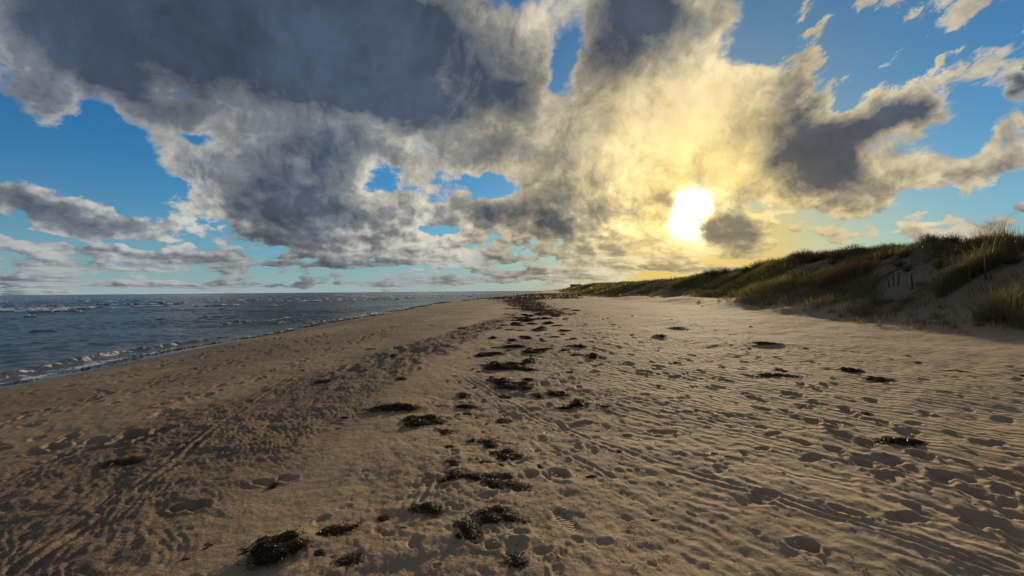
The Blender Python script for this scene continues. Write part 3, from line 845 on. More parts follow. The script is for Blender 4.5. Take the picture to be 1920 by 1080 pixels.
# ------------------------------------------------------------------ thicket shrubs along the ridge
def shrub_mesh(seed, r=.7, h=.8, twigs=170, leaves=11, lw=.02):
    g = np.random.default_rng(seed)
    rb = Ribbons()
    a, q = g.uniform(0, 2 * math.pi, twigs), g.random(twigs) ** .6
    base = np.stack([np.cos(a) * q * r * .45, np.sin(a) * q * r * .45, np.zeros(twigs) - .03], -1)
    hh = h * (1 - .45 * q ** 2) * g.uniform(.6, 1.25, twigs)
    t = np.linspace(0, 1, 6)
    P = np.zeros((twigs, 6, 3))
    bend = g.normal(0, .07, (twigs, 6, 2)).cumsum(1) * h
    P[..., 0] = base[:, 0:1] + np.cos(a)[:, None] * q[:, None] * r * .75 * t + bend[..., 0] * t
    P[..., 1] = base[:, 1:2] + np.sin(a)[:, None] * q[:, None] * r * .75 * t + bend[..., 1] * t
    P[..., 2] = base[:, 2:3] + hh[:, None] * t
    f = g.uniform(0, math.pi, twigs)
    wv = np.stack([np.cos(f), np.sin(f), 0 * f], -1)[:, None] * (.010 * (1 - .8 * t))[None, :, None]
    rb.add(P, wv, g.uniform(.3, 1, twigs))
    n_ = twigs * leaves
    i = np.repeat(np.arange(twigs), leaves)
    u = g.uniform(.12, 1, n_)
    kk = np.minimum((u * 5).astype(int), 4)
    fr = u * 5 - kk
    c = P[i, kk] * (1 - fr[:, None]) + P[i, kk + 1] * fr[:, None]
    d = g.normal(0, 1, (n_, 3)); d[:, 2] = np.abs(d[:, 2]) * .8
    d /= np.linalg.norm(d, axis=1)[:, None]
    L = g.uniform(.05, .12, n_)[:, None]
    side = np.cross(d, g.normal(0, 1, (n_, 3))); side /= np.linalg.norm(side, axis=1)[:, None]
    LP = np.stack([c, c + d * L * .5, c + d * L], 1)
    LW = np.stack([side * lw * .15, side * lw * .5, side * lw * .05], 1)
    rb.add(LP, LW, g.random(n_))
    return rb.mesh('thicket_shrub')

protos = [link('thicket_shrub', shrub_mesh(300 + k, .75, .78 + .1 * (k % 2)), thicket_mat) for k in range(4)]
g = random.Random(5)
ridge = []
y = 13.0
while y < 62:
    cx = float(np.interp(y, CREST_Y, CREST_X))
    for k in range(3):
        x_ = cx - 1.0 + g.uniform(-1.3, .6) + k * 1.0
        ridge.append((x_, y + g.uniform(-.3, .3), g.uniform(.42, .85) * (.62 + .38 * min(1, max(0, (y - 20) / 14))) * (1 + y / 130), g.uniform(0, 6.28), 'dark low thicket shrub in the tangled row along the ridge of the dune'))
    y += .62 * (1 + y / 45)
for k, pr in enumerate(protos):
    copies(pr, ridge[k::4], None, 'shrub')
def sectors(objs, parts):
    """label alike things by the stretch of ground they stand on: parts = (test, label, group)"""
    for o in objs:
        for test, lab, grp in parts:
            if test(o.location.x, o.location.y):
                o['label'], o['group'] = lab, grp
                break
sectors([o for o in COL.objects if o.name.startswith('thicket_shrub')], [
    (lambda x, y: y < 17, 'dark low thicket shrub on the ridge at the right edge, behind the sand fence', 'thicket shrubs at the right edge of the ridge'),
    (lambda x, y: y < 22, 'dark thicket shrub on the ridge straight above the sand fence and post', 'thicket shrubs above the sand fence'),
    (lambda x, y: y < 30, 'dark thicket shrub on the ridge above the bare sand slope with the branches', 'thicket shrubs above the bare slope'),
    (lambda x, y: y < 42, 'dark thicket shrub on the skyline above the brown reed bush', 'thicket shrubs above the reed bush'),
    (lambda x, y: True, 'small distant thicket shrub on the ridge left of the reed bush', 'distant thicket shrubs on the ridge')])

# ------------------------------------------------------------------ marram tufts standing by themselves
def tuft_mesh(seed, count=85, h=.5, r=.10, seg=5, width=.007, lean=.8, heads=3):
    g_ = np.random.default_rng(seed)
    rb = Ribbons()
    b = np.zeros((count, 3))
    b[:, :2] = g_.normal(0, r, (count, 2))
    blades(rb, b, h * g_.uniform(.45, 1.15, count), np.full(count, width) * g_.uniform(.7, 1.4, count), g_, seg, lean, .35, .6)
    if heads:
        b = np.zeros((heads, 3)); b[:, :2] = g_.normal(0, r, (heads, 2))
        blades(rb, b, h * g_.uniform(1.3, 1.7, heads), np.full(heads, width * .9), g_, seg, .4, .3, .3, huec=.95)
    return rb.mesh('marram_tuft')

tufts = [link('marram_tuft', tuft_mesh(400, 150, .55, .16), marram_mat), link('marram_tuft', tuft_mesh(401, 60, .36, .10), marram_mat),
         link('marram_tuft', tuft_mesh(402, 26, .26, .07, heads=1), marram_mat), link('marram_tuft', tuft_mesh(403, 110, .8, .16, lean=.6, heads=9), marram_mat)]
def at(px, y_):
    return ((px - 960) / 800 * y_, y_)
named = [
    (0, 1640, 19.3, 1.15, 'large bright sunlit marram tuft in front of the dune, left of the lone post'),
    (0, 1662, 19.0, .8, 'smaller marram tuft hard against the right side of the large sunlit tuft'),
    (1, 1520, 23.0, 1.0, 'bright marram tuft at the tip of the dune shadow, leftmost of the shaded beach tufts'),
    (1, 1585, 22.3, .9, 'pale marram tuft on bare sand straight below the brown reed bush'),
    (1, 1612, 18.6, .9, 'low marram tuft just left of and below the large sunlit tuft'),
    (0, 1755, 17.6, .9, 'marram tuft at the left end of the picket fence, glinting in the sun'),
    (3, 1778, 17.4, .8, 'tall marram tuft growing through the left pickets of the sand fence'),
    (3, 1800, 17.2, .85, 'tall marram tuft behind the middle pickets of the sand fence'),
    (3, 1830, 17.0, 1.0, 'tall marram tuft behind the right pickets of the sand fence'),
    (3, 1858, 17.2, 1.25, 'long-stalked marram tuft above the right end of the sand fence'),
    (0, 1700, 18.3, .6, 'small marram tuft at the foot of the lone fence post'),
    (0, 1728, 18.6, .75, 'round marram tuft right of the lone fence post'),
    (3, 1880, 12.9, .95, 'tall green marram tuft by the right edge, left of the biggest one'),
    (3, 1912, 12.2, 1.15, 'biggest tall green marram tuft at the right edge of the photo'),
    (3, 1935, 11.8, 1.1, 'tall marram tuft cut by the right edge of the photo'),
    (0, 1835, 13.4, .55, 'sprawling marram tuft on the shaded sand below the picket fence'),
    (2, 1805, 12.6, 1.0, 'wisp of marram on the shaded sand near the right edge'),
]
spots = [[], [], [], []]
for (k, px, yy, sc, lab) in named:
    x, y = at(px, yy)
    spots[k].append((x, y, sc, g.uniform(0, 6.28), lab))
extra = []
for k in range(200):
    y = g.uniform(12.0, 34)
    x = float(np.interp(y, FOOT_Y, FOOT_X)) + g.uniform(-.9, 3.2)
    extra.append((g.choice((1, 2, 2)), x, y))
for k in range(70):
    y = g.uniform(30, 90)
    x = float(np.interp(y, FOOT_Y, FOOT_X)) + g.uniform(-2.5, 3)
    extra.append((g.choice((1, 2, 0)), x, y))
for (k, x, y) in extra:
    spots[k].append((x, y, g.uniform(.55, 1.15), g.uniform(0, 6.28), 'small sparse marram tuft among many scattered over the foot of the dune'))
for k, pr in enumerate(tufts):
    copies(pr, spots[k], None, 'grass tuft')
sectors([o for o in COL.objects if o.get('label', '').startswith('small sparse marram')], [
    (lambda x, y: y < 15, 'small marram tuft on shaded sand nearest the camera, below the sand fence', 'marram tufts below the sand fence'),
    (lambda x, y: y < 20, 'small marram tuft on shaded sand below the lone post and broken pickets', 'marram tufts below the lone post'),
    (lambda x, y: y < 26, 'small marram tuft on shaded sand below the brown reed bush', 'marram tufts below the reed bush'),
    (lambda x, y: y < 36, 'small marram tuft at the dune foot below the bright grass mound', 'marram tufts below the grass mound'),
    (lambda x, y: True, 'tiny far marram tuft at the dune foot left of the grass mound', 'far marram tufts along the dune foot')])

# green mound of marram in front of the ridge, and grass behind the fence
def patch(name, cx, cy, rx, ry, n_, h, mat, label, cat, width=.010, lean=.6, seed=0, seg=4, kind=None, huec=None):
    g_ = np.random.default_rng(seed)
    a, q = g_.uniform(0, 2 * math.pi, n_), np.sqrt(g_.random(n_))
    b = np.zeros((n_, 3))
    b[:, 0], b[:, 1] = cx + np.cos(a) * q * rx, cy + np.sin(a) * q * ry
    b[:, 2] = land(b[:, 0], b[:, 1]) - .02
    rb = Ribbons()
    hv = h * (1 - .35 * q ** 2) * g_.uniform(.55, 1.15, n_)
    blades(rb, b, hv, np.full(n_, width) * g_.uniform(.7, 1.4, n_), g_, seg, lean, .3, .5, huec=huec)
    co0 = np.array([cx, cy, land1(cx, cy)])
    rb.co = [c_ - co0 for c_ in rb.co]
    return link(name, rb.mesh(name), mat, loc=tuple(co0), label=label, cat=cat, kind=kind)
for (px, yy, rx, ry, n_, h_, sd, lab) in [
    (1800, 17.0, .85, .55, 1500, .72, 61, 'bright green marram thicket growing through the left pickets of the sand fence'),
    (1842, 16.7, .75, .6, 1400, .85, 62, 'green marram thicket rising behind the right end of the sand fence'),
    (1905, 12.9, .75, 1.0, 1100, .95, 63, 'big tangle of tall green marram at the right edge of the photo'),
    (1868, 19.0, .9, .7, 500, 1.35, 64, 'tall pale grass stalks rising against the sky above the right end of the fence'),
    (1720, 18.2, .95, .4, 420, .32, 65, 'low strip of marram round the foot of the lone post'),
    (1580, 20.8, 1.3, .5, 340, .26, 66, 'thin low marram on the sand below the brown reed bush'),
    (1760, 14.6, 2.2, .9, 520, .26, 67, 'sparse creeping marram over the shaded sand below the picket fence')]:
    x, y = at(px, yy)
    patch('marram_thicket', x, y, rx, ry, n_, h_, marram_mat, lab, 'grass clump', .009, .55, seed=sd, huec=.95 if sd == 64 else .3, kind='stuff' if n_ < 600 else None)
patch('grass_mound', 17.9, 27.5, 2.3, 4.4, 5200, .62, marram_mat, 'broad mound of bright green marram left of the brown reed bush', 'grass mound', .012, seed=31, huec=.25)
bush = patch('reed_bush', 18.9, 24.2, 1.15, 1.3, 2600, 1.15, brown_mat, 'rounded reddish brown reed bush with pale stalks in front of the ridge', 'bush', .010, .45, seed=33)
g_ = np.random.default_rng(34)
rb = Ribbons()
b = np.zeros((46, 3)); b[:, 0] = g_.uniform(-1.3, 1.25, 46); b[:, 1] = -1.0 + g_.normal(0, .25, 46)
for k in range(46):
    b[k, 2] = land1(18.9 + b[k, 0], 24.2 + b[k, 1]) - land1(18.9, 24.2)
blades(rb, b, g_.uniform(.55, 1.05, 46), np.full(46, .020), g_, 4, .12, .05, .2)
link('stalk', rb.mesh('stalk'), straw_mat, parent=bush, label='pale upright dead stalks', kind='stuff')

# ------------------------------------------------------------------ seaweed
def weed_mesh(seed, n_=240, wide=1.0, deep=.55, high=.14, strand=.22, thick=.013, bladders=110):
    """a heap of fronds, one metre long; ribbons curl over a low irregular heap"""
    g_ = np.random.default_rng(seed)
    rb = Ribbons()
    k = 8
    lobes = [(g_.uniform(-.26, .26), g_.uniform(-.18, .18), g_.uniform(.10, .22), g_.uniform(.45, 1.0)) for _ in range(4)]
    li = g_.choice(4, n_, p=[.4, .25, .2, .15])
    L = np.array(lobes)[li]
    st = np.stack([L[:, 0] + np.clip(g_.normal(0, .8, n_), -1.3, 1.3) * L[:, 2], (L[:, 1] + np.clip(g_.normal(0, .8, n_), -1.2, 1.2) * L[:, 2] * .8) * deep / .55], -1)
    hd = g_.normal(.1, .9, n_) + (g_.random(n_) < .5) * math.pi
    turn = g_.normal(0, .55, (n_, k)).cumsum(1) * .75
    ang_ = hd[:, None] + turn
    step = (strand * g_.uniform(.3, 1.1, n_) / k)[:, None]
    px_, py2 = st[:, 0:1] + (np.cos(ang_) * step).cumsum(1), st[:, 1:2] + (np.sin(ang_) * step).cumsum(1)
    px_, py2 = px_ * wide, py2
    hgt_ = np.zeros_like(px_)
    for (a, b_, r_, h_) in lobes:
        hgt_ = np.maximum(hgt_, h_ * np.exp(-((px_ / wide - a) / (r_ * 1.15)) ** 2 - ((py2 * .55 / deep - b_) / (r_ * .95)) ** 2))
    layer = g_.random(n_)[:, None] ** .6
    z = high * hgt_ * (.25 + .85 * layer) + g_.normal(0, .009, (n_, k)).cumsum(1) * .5 + .012
    z = np.maximum(z, .003)
    P = np.stack([px_, py2, z], -1)
    f = g_.uniform(0, math.pi, n_)[:, None] + g_.normal(0, .5, (n_, k)).cumsum(1) * .5
    side = np.stack([-np.sin(ang_) * np.cos(f), np.cos(ang_) * np.cos(f), np.sin(f)], -1)
    t = np.linspace(0, 1, k)
    wv = side * (thick * (.6 + .5 * np.sin(t * math.pi)))[None, :, None] * g_.uniform(.4, 1.2, n_)[:, None, None] * .5
    rb.add(P, wv, g_.random(n_))
    # bladders: short fat crossed leaves on the strands
    i, j = g_.integers(0, n_, bladders), g_.integers(0, k, bladders)
    c = P[i, j]
    for d in ((1, 0, 0), (0, 1, 0)):
        dv = np.array(d) * .012
        LP = np.stack([c - (0, 0, .010), c, c + (0, 0, .014)], 1)
        LW = np.stack([dv * .2 + 0 * c, dv + 0 * c, dv * .2 + 0 * c], 1)
        rb.add(LP, LW, .5 + .5 * g_.random(bladders))
    # the matted core that lets no light through
    m_ = 14
    q, a = np.meshgrid(np.linspace(0, 1, 5), np.linspace(0, 2 * math.pi, m_ + 1))
    for (la, lb, r_, h_) in lobes:
        X_ = (la + np.cos(a) * q * r_ * 1.15) * wide
        Y_ = (lb + np.sin(a) * q * r_ * .95) * deep / .55
        Z_ = high * h_ * .50 * (1 - q ** 1.6) + .012 * vnoise(X_ * 30 + seed, Y_ * 30, 5) - .01 * q
        rb.add(np.stack([X_, Y_, Z_], -1)[:-1], (np.stack([X_, Y_, Z_], -1)[1:] - np.stack([X_, Y_, Z_], -1)[:-1]) * .5, np.zeros(m_) + .1)
        rb.co[-1] = np.stack([np.stack([X_, Y_, Z_], -1)[:-1], np.stack([X_, Y_, Z_], -1)[1:]], 2).reshape(-1, 3)
    return rb.mesh('seaweed_clump')

WEED = [weed_mesh(600, 900), weed_mesh(601, 650, .9, .7, .15), weed_mesh(602, 600, 1.1, .35, .12), weed_mesh(603, 460, 1.0, .6, .10, .20), weed_mesh(604, 760, .8, .8, .20), weed_mesh(605, 380, 1.15, .3, .08, .2)]
RED = [weed_mesh(610, 160, 1.0, .5, .10), weed_mesh(611, 130, 1.2, .35, .08)]
for m_ in WEED:
    m_.materials.append(weed_mat)
for m_ in RED:
    m_.materials.append(red_weed_mat)
def weed(mesh, x, y, size, turn=.3, label=None, group=None, high=1.0, name='seaweed_clump', cat='seaweed'):
    o = link(name, mesh, None, loc=(x, y, ground(x, y) - .004), label=label, cat=cat, group=group)
    o.rotation_euler = (0, 0, turn)
    o.scale = (size, size, size * high)
    return o
# x, y, length, mesh, turn, height factor, label
BIG = [
    (-1.27, 2.33, .25, 0, .6, 1.6, 'biggest black seaweed heap in the bottom left foreground, glossy and steep'),
    (-1.03, 2.50, .26, 5, .75, .9, 'thin seaweed tail running up and right from the biggest foreground heap'),
    (-1.33, 5.16, .52, 2, .15, 1.3, 'long low almost black seaweed heap, leftmost of the wrack line clumps'),
    (-.98, 4.70, .46, 0, .3, 1.0, 'brown seaweed clump just right of and below the leftmost black heap'),
    (-.73, 4.28, .28, 1, .2, .9, 'small rusty seaweed clump below the brown clump left of the drag mark'),
    (-.70, 5.80, .23, 4, .7, 1.0, 'small upright seaweed clump left of the parallel drag marks, with a long shadow'),
    (-.50, 4.97, .18, 3, 0, .8, 'small seaweed scrap midway between two larger clumps left of the drag marks'),
    (-.13, 8.05, .75, 0, .1, 1.1, 'broad dark seaweed bank half way up the wrack line'),
    (.27, 7.72, .50, 2, -.1, .8, 'flat seaweed strip touching the right of the broad bank half way up the wrack'),
    (-.24, 6.62, .46, 1, .2, .9, 'seaweed clump crossed by the start of the drag marks, left one of the pair'),
    (.05, 6.38, .55, 0, -.1, .8, 'wide brown seaweed clump, right one of the pair where drag marks start'),
    (-.05, 5.80, .32, 3, .2, .7, 'thin loose seaweed clump just below the wide pair on the wrack line'),
    (.32, 5.85, .22, 1, 0, .8, 'small reddish brown seaweed tuft right of the loose thin clump'),
    (-.04, 4.68, .36, 3, -.1, .7, 'seaweed clump right beside the small bright red scrap'),
    (-.26, 3.97, .20, 1, .1, 1.0, 'compact round seaweed clump casting a shadow, above the long foreground one'),
    (-.06, 3.70, .26, 0, .5, .9, 'long raised seaweed clump on a slant above the widest foreground mat'),
    (-.24, 3.52, .14, 5, .6, .9, 'thin tail trailing off the slanted seaweed clump'),
    (-.51, 3.45, .13, 1, 0, .9, 'small reddish seaweed clump left of the slanted clump'),
    (-.48, 3.20, .20, 4, .1, .9, 'dark left end of the widest foreground seaweed mat'),
    (-.30, 3.17, .20, 2, -.1, .8, 'middle stretch of the widest foreground seaweed mat'),
    (-.10, 3.14, .26, 0, -.1, .7, 'thick right end of the widest foreground seaweed mat'),
    (.10, 2.98, .20, 3, -.1, .6, 'loose seaweed scrap off the right end of the widest mat'),
    (-.57, 2.71, .18, 1, .8, 1.0, 'slanting seaweed clump at the bottom of the two short grooves'),
    (-.77, 2.64, .11, 3, .2, .8, 'thin seaweed scrap left of the slanting clump'),
    (-.12, 2.63, .20, 0, .4, .9, 'upper half of the knotted seaweed at the bottom centre'),
    (.02, 2.56, .14, 5, -.2, .8, 'seaweed strand reaching right from the knotted heap at the bottom centre'),
    (-.30, 2.45, .18, 4, .4, .9, 'dark lower half of the knotted seaweed at the bottom centre'),
    (-.20, 2.36, .14, 3, -.8, .8, 'ragged seaweed trailing down from the knotted heap at the bottom centre'),
    (.05, 2.17, .16, 3, .3, .7, 'brown seaweed scrap at the very bottom edge of the photo'),
    (.29, 2.83, .15, 3, .5, .7, 'small dark seaweed scrap just above the crisp boot print'),
    (-.80, 2.22, .18, 3, .7, .7, 'sandy seaweed scrap right of the biggest foreground heap at the bottom'),
    (-1.02, 2.28, .14, 5, -.2, .6, 'thin sandy seaweed strip right below the biggest foreground heap'),
    (.12, 10.6, .55, 2, .1, 1.2, 'long dark seaweed strip, second bank above the broad one'),
    (-.35, 9.56, .45, 2, .2, 1.2, 'dark seaweed strip left in the wrack line above the broad bank'),
    (.5, 9.9, .5, 0, 0, .9, 'brown seaweed patch right of the dark strip above the broad bank'),
    (5.99, 15.1, .7, 3, 0, .8, 'seaweed on a low sand bump, far one of the two bumps right of the wrack'),
    (4.26, 12.35, .36, 1, 0, 1.0, 'seaweed on the small sand bump left of and nearer than the far bump'),
    (6.3, 10.5, .68, 5, -.05, .9, 'long thin seaweed on a little sand ledge in the middle of the dry beach'),
    (5.55, 6.45, .34, 0, -.1, 1.2, 'brown seaweed clump alone on the dry sand with a broad shadow, right side'),
    (4.31, 6.86, .66, 5, .05, .8, 'thin dark seaweed strip on the dry sand left of the lone brown clump'),
    (3.56, 3.84, .34, 2, -.05, 1.0, 'tan brown seaweed clump nearest the right foreground'),
    (7.41, 7.1, .36, 5, 0, .9, 'thin seaweed strip farthest right on the dry sand'),
    (-2.91, 6.82, .44, 3, .1, .6, 'flat seaweed patch at the upper left edge of the trodden strip'),
    (-3.29, 3.72, .36, 5, .35, .6, 'long flat seaweed smear on the left side of the trodden strip'),
    (-3.0, 4.05, .3, 3, .4, .5, 'flat seaweed smear up and right of the long one in the trodden strip'),
    (-1.74, 2.42, .08, 1, 0, .8, 'tiny dark seaweed knot in a hollow, bottom left'),
]
for (x, y, L, k, turn, hi, lab) in BIG:
    weed(WEED[k], x, y, L * (1.38 if y < 4.2 else 1.22), turn, lab, None, hi * .72)
for (x, y, L, k, turn, lab) in [
    (-.12, 4.80, .13, 1, .1, 'small bright red seaweed scrap beside a brown clump'),
    (3.16, 8.2, .26, 0, 0, 'orange seaweed scrap on dry sand up the middle of the beach'),
    (1.80, 3.56, .15, 1, -.3, 'longer rust red seaweed scrap near the lower end of the drag marks'),
    (1.72, 3.66, .10, 0, .5, 'shorter rust red seaweed scrap near the lower end of the drag marks')]:
    weed(RED[k], x, y, L, turn, lab)
sm = [(.38, 12.9, .45), (.33, 15.0, .4), (1.0, 15.6, .6), (.94, 17.8, .85), (.6, 19.8, .9), (1.46, 18.1, .7), (.26, 21.7, .5), (.86, 4.4, .13), (.2, 3.4, .12), (.94, 3.73, .09), (.64, 5.2, .26), (-1.8, 6.8, .22),
      (3.44, 5.1, .15), (-3.5, 10.7, .32), (-2.66, 9.4, .35), (-1.85, 16.3, .5), (-1.75, 2.3, .07), (-1.8, 3.2, .12), (5.7, 7.2, .36), (4.3, 24.5, .6), (-.6, 12.6, .35), (.9, 11.6, .35), (1.3, 12.8, .4), (.1, 17.0, .5), (1.7, 21, .7)]
for k in range(90):
    y = 5 + 30 * g.random() ** 1.3
    sm.append((g.gauss(.25 + y * .035, .35 + y * .03), y, g.uniform(.10, .30) * (1 + y / 18)))
for k in range(60):
    y = g.uniform(2.3, 9)
    sm.append((g.gauss(.2, .8), y, g.uniform(.04, .12)))
for k in range(26):
    y = g.uniform(4, 26)
    sm.append((g.uniform(2, 9), y, g.uniform(.08, .26)))
for k, (x, y, L) in enumerate(sm):
    weed(WEED[(k * 5) % 6], x, y, L, g.uniform(-.3, .5), 'small dark scrap of seaweed', None, g.uniform(.7, 1.1), 'seaweed_scrap', 'seaweed')
sectors([o for o in COL.objects if o.name.startswith('seaweed_scrap')], [
    (lambda x, y: x < -1.4 and y < 9, 'small dark seaweed scrap on the smooth or trodden sand left of the wrack line', 'seaweed scraps left of the wrack line'),
    (lambda x, y: x > 1.7 and y < 30 and x > y * .12, 'small dark seaweed scrap out on the dry footprinted sand right of the wrack', 'seaweed scraps on the dry sand'),
    (lambda x, y: y < 3.3, 'tiny dark seaweed shred among the foreground clumps', 'seaweed shreds in the foreground'),
    (lambda x, y: y < 5.5, 'small dark seaweed scrap beside the drag marks in the wrack line', 'seaweed scraps by the drag marks'),
    (lambda x, y: y < 9, 'small dark seaweed scrap near the broad bank half way up the wrack line', 'seaweed scraps by the broad bank'),
    (lambda x, y: y < 16, 'dark seaweed scrap in the upper wrack line beside the coarse strip', 'seaweed scraps in the upper wrack line'),
    (lambda x, y: True, 'far seaweed scrap just before the long reddish bank', 'far seaweed scraps before the reddish bank')])

def litter(name, pts, size, mat, label, cat, seed, per=5, high=.03):
    """thousands of strands lying on the sand, joined"""
    g_ = np.random.default_rng(seed)
    rb = Ribbons()
    pts = np.repeat(pts, per, 0)
    size = np.repeat(size, per)
    n_, k = len(pts), 4
    pts = pts + g_.normal(0, 1, pts.shape) * size[:, None] * .9
    hd = g_.uniform(0, 2 * math.pi, n_)
    ang_ = hd[:, None] + g_.normal(0, .6, (n_, k)).cumsum(1)
    st_ = (size * g_.uniform(.4, 1.3, n_) / k)[:, None]
    X_, Y_ = pts[:, 0:1] + (np.cos(ang_) * st_).cumsum(1), pts[:, 1:2] + (np.sin(ang_) * st_ * 1.0).cumsum(1)
    z0 = np.array([ground(a, b_) for a, b_ in pts[::per]]) if len(pts) // per < 5000 else land(pts[::per, 0], pts[::per, 1])
    Z_ = np.repeat(z0, per)[:, None] + .004 + np.abs(g_.normal(0, high, (n_, k))) * (size[:, None] / .1)
    f = g_.normal(0, .45, n_)[:, None]
    side = np.stack([-np.sin(ang_) * np.cos(f), np.cos(ang_) * np.cos(f), np.sin(f) + 0 * ang_], -1)
    rb.add(np.stack([X_, Y_, Z_], -1), side * (size * .10)[:, None, None], g_.random(n_))
    return link(name, rb.mesh(name), mat, label=label, cat=cat, kind='stuff')
g_ = np.random.default_rng(77)
# crumbs of weed over the trodden strip
n_ = 2600
yy = 2.1 + 18 * g_.random(n_) ** 1.4
l_, r_ = np.interp(yy, BAND_Y, BAND_L), np.interp(yy, BAND_Y, BAND_R)
xx = l_ + (r_ - l_) * g_.beta(1.3, 1.6, n_)
litter('weed_crumbs', np.stack([xx, yy], -1), .012 + .0022 * yy * g_.uniform(.6, 2, n_), weed_mat, 'dark crumbs of seaweed and shell strewn over the trodden coarse strip', 'seaweed litter', 3, 2, .006)
n_ = 1900
yy = 2.1 + 10 * g_.random(n_) ** 1.3
litter('weed_shreds', np.stack([g_.normal(.0, .55, n_) + .03 * yy, yy], -1), .010 + .003 * yy * g_.uniform(.5, 1.5, n_), weed_mat, 'fine brown shreds of seaweed around the clumps of the wrack line', 'seaweed litter', 4, 3, .008)
# the red-brown bank of weed where the beach bends
n_ = 1500
yy = 24 + 66 * g_.random(n_) ** 1.3
xx = np.interp(yy, [24, 30, 45, 60, 90], [2.4, 2.1, 1.5, .6, 5.0]) + g_.normal(0, 1, n_) * np.interp(yy, [24, 40, 60, 90], [.5, 1.0, 1.3, 5.0])
litter('seaweed_bank', np.stack([xx, yy], -1), .10 + .0030 * yy * g_.uniform(.6, 1.4, n_), bank_mat, 'long bank of reddish brown seaweed far up the beach where it bends', 'seaweed bank', 5, 7, .010)
n_ = 1100
yy = 70 + 130 * g_.random(n_)
xx = np.interp(yy, SHORE_Y, SHORE_X) + 12 + g_.uniform(-6, 14, n_)
litter('distant_wrack', np.stack([xx, yy], -1), .5 * g_.uniform(.6, 1.5, n_), weed_mat, 'dark seaweed scattered over the distant beach below the dune', 'seaweed litter', 6, 4, .02)
# weed left along the waterline
n_ = 1500
yy = 9 + 110 * g_.random(n_) ** 1.4
keepw = fbm(yy * .35, yy * 0, 3, 8) > -.25
yy = yy[keepw]
wob = fbm(np.interp(yy, SHORE_Y, SHORE_X) * .05, yy * .05, 3, 3) * .5
xx = np.interp(yy, SHORE_Y, SHORE_X) - wob * .6 - .25 * np.sin(yy * .45 + wob * 3) + np.abs(g_.normal(.55, .40, len(yy)))
litter('waterline_weed', np.stack([xx, yy], -1), .06 + .004 * yy, weed_mat, 'thin broken line of dark seaweed left along the water edge', 'seaweed litter', 9, 4, .015)

shell_mat, n, out = material('shell')
b_ = n.new('ShaderNodeBsdfPrincipled')
n.put(b_.inputs['Base Color'], n.mix(n.noise(pos_of(n), 30.0, 3, .6), (.30, .25, .19), (.70, .66, .58)))
b_.inputs['Roughness'].default_value = .45
n.put(out.inputs['Surface'], b_.outputs[0])
g_ = np.random.default_rng(90)
yy = 2.1 + 14 * g_.random(420) ** 1.5
litter('shell_bits', np.stack([g_.normal(.3, 2.6, 420), yy], -1), .006 + .0006 * yy, shell_mat, 'tiny pale shell fragments and pebbles specking the sand', 'shell bits', 91, 1, .002)

# ------------------------------------------------------------------ fence remains and driftwood
wood_mat, n, out = material('weathered_wood')
p = n.new('ShaderNodeTexCoord').outputs['Object']
st = n.noise(n.vm('MULTIPLY', p, (60, 60, 4)), 1.0, 4, .6)
b_ = n.new('ShaderNodeBsdfPrincipled')
n.put(b_.inputs['Base Color'], n.mix(st, (.030, .024, .018), (.085, .068, .052)))
b_.inputs['Roughness'].default_value = .85
n.put(b_.inputs['Normal'], bump(n, st, .004))
n.put(out.inputs['Surface'], b_.outputs[0])

def tube_mesh(name, pts, radii, sides=7, seed=0, flat_=1.0):
    g_ = np.random.default_rng(seed)
    pts = np.array(pts, float)
    k = len(pts)
    co, fa = [], []
    for i in range(k):
        d = pts[min(i + 1, k - 1)] - pts[max(i - 1, 0)]
        d /= np.linalg.norm(d)
        u = np.cross(d, (0.3, 1, 0.1)); u /= np.linalg.norm(u)
        v = np.cross(d, u)
        for s in range(sides):
            a = 2 * math.pi * s / sides
            rr = radii[i] * (1 + g_.uniform(-.1, .1))
            co.append(pts[i] + u * math.cos(a) * rr + v * math.sin(a) * rr * flat_)
    for i in range(k - 1):
        for s in range(sides):
            s2 = (s + 1) % sides
            fa.append((i * sides + s, i * sides + s2, (i + 1) * sides + s2, (i + 1) * sides + s))
    c0 = len(co); co += [pts[0], pts[-1]]
    tri = [(c0, (s + 1) % sides, s, s) for s in range(sides)] + [(c0 + 1, (k - 1) * sides + s, (k - 1) * sides + (s + 1) % sides) * 1 for s in range(sides)]
    me = D.meshes.new(name)
    me.from_pydata([tuple(c) for c in co], [], fa + [t[:3] for t in tri])
    me.polygons.foreach_set('use_smooth', np.ones(len(me.polygons), bool))
    return me

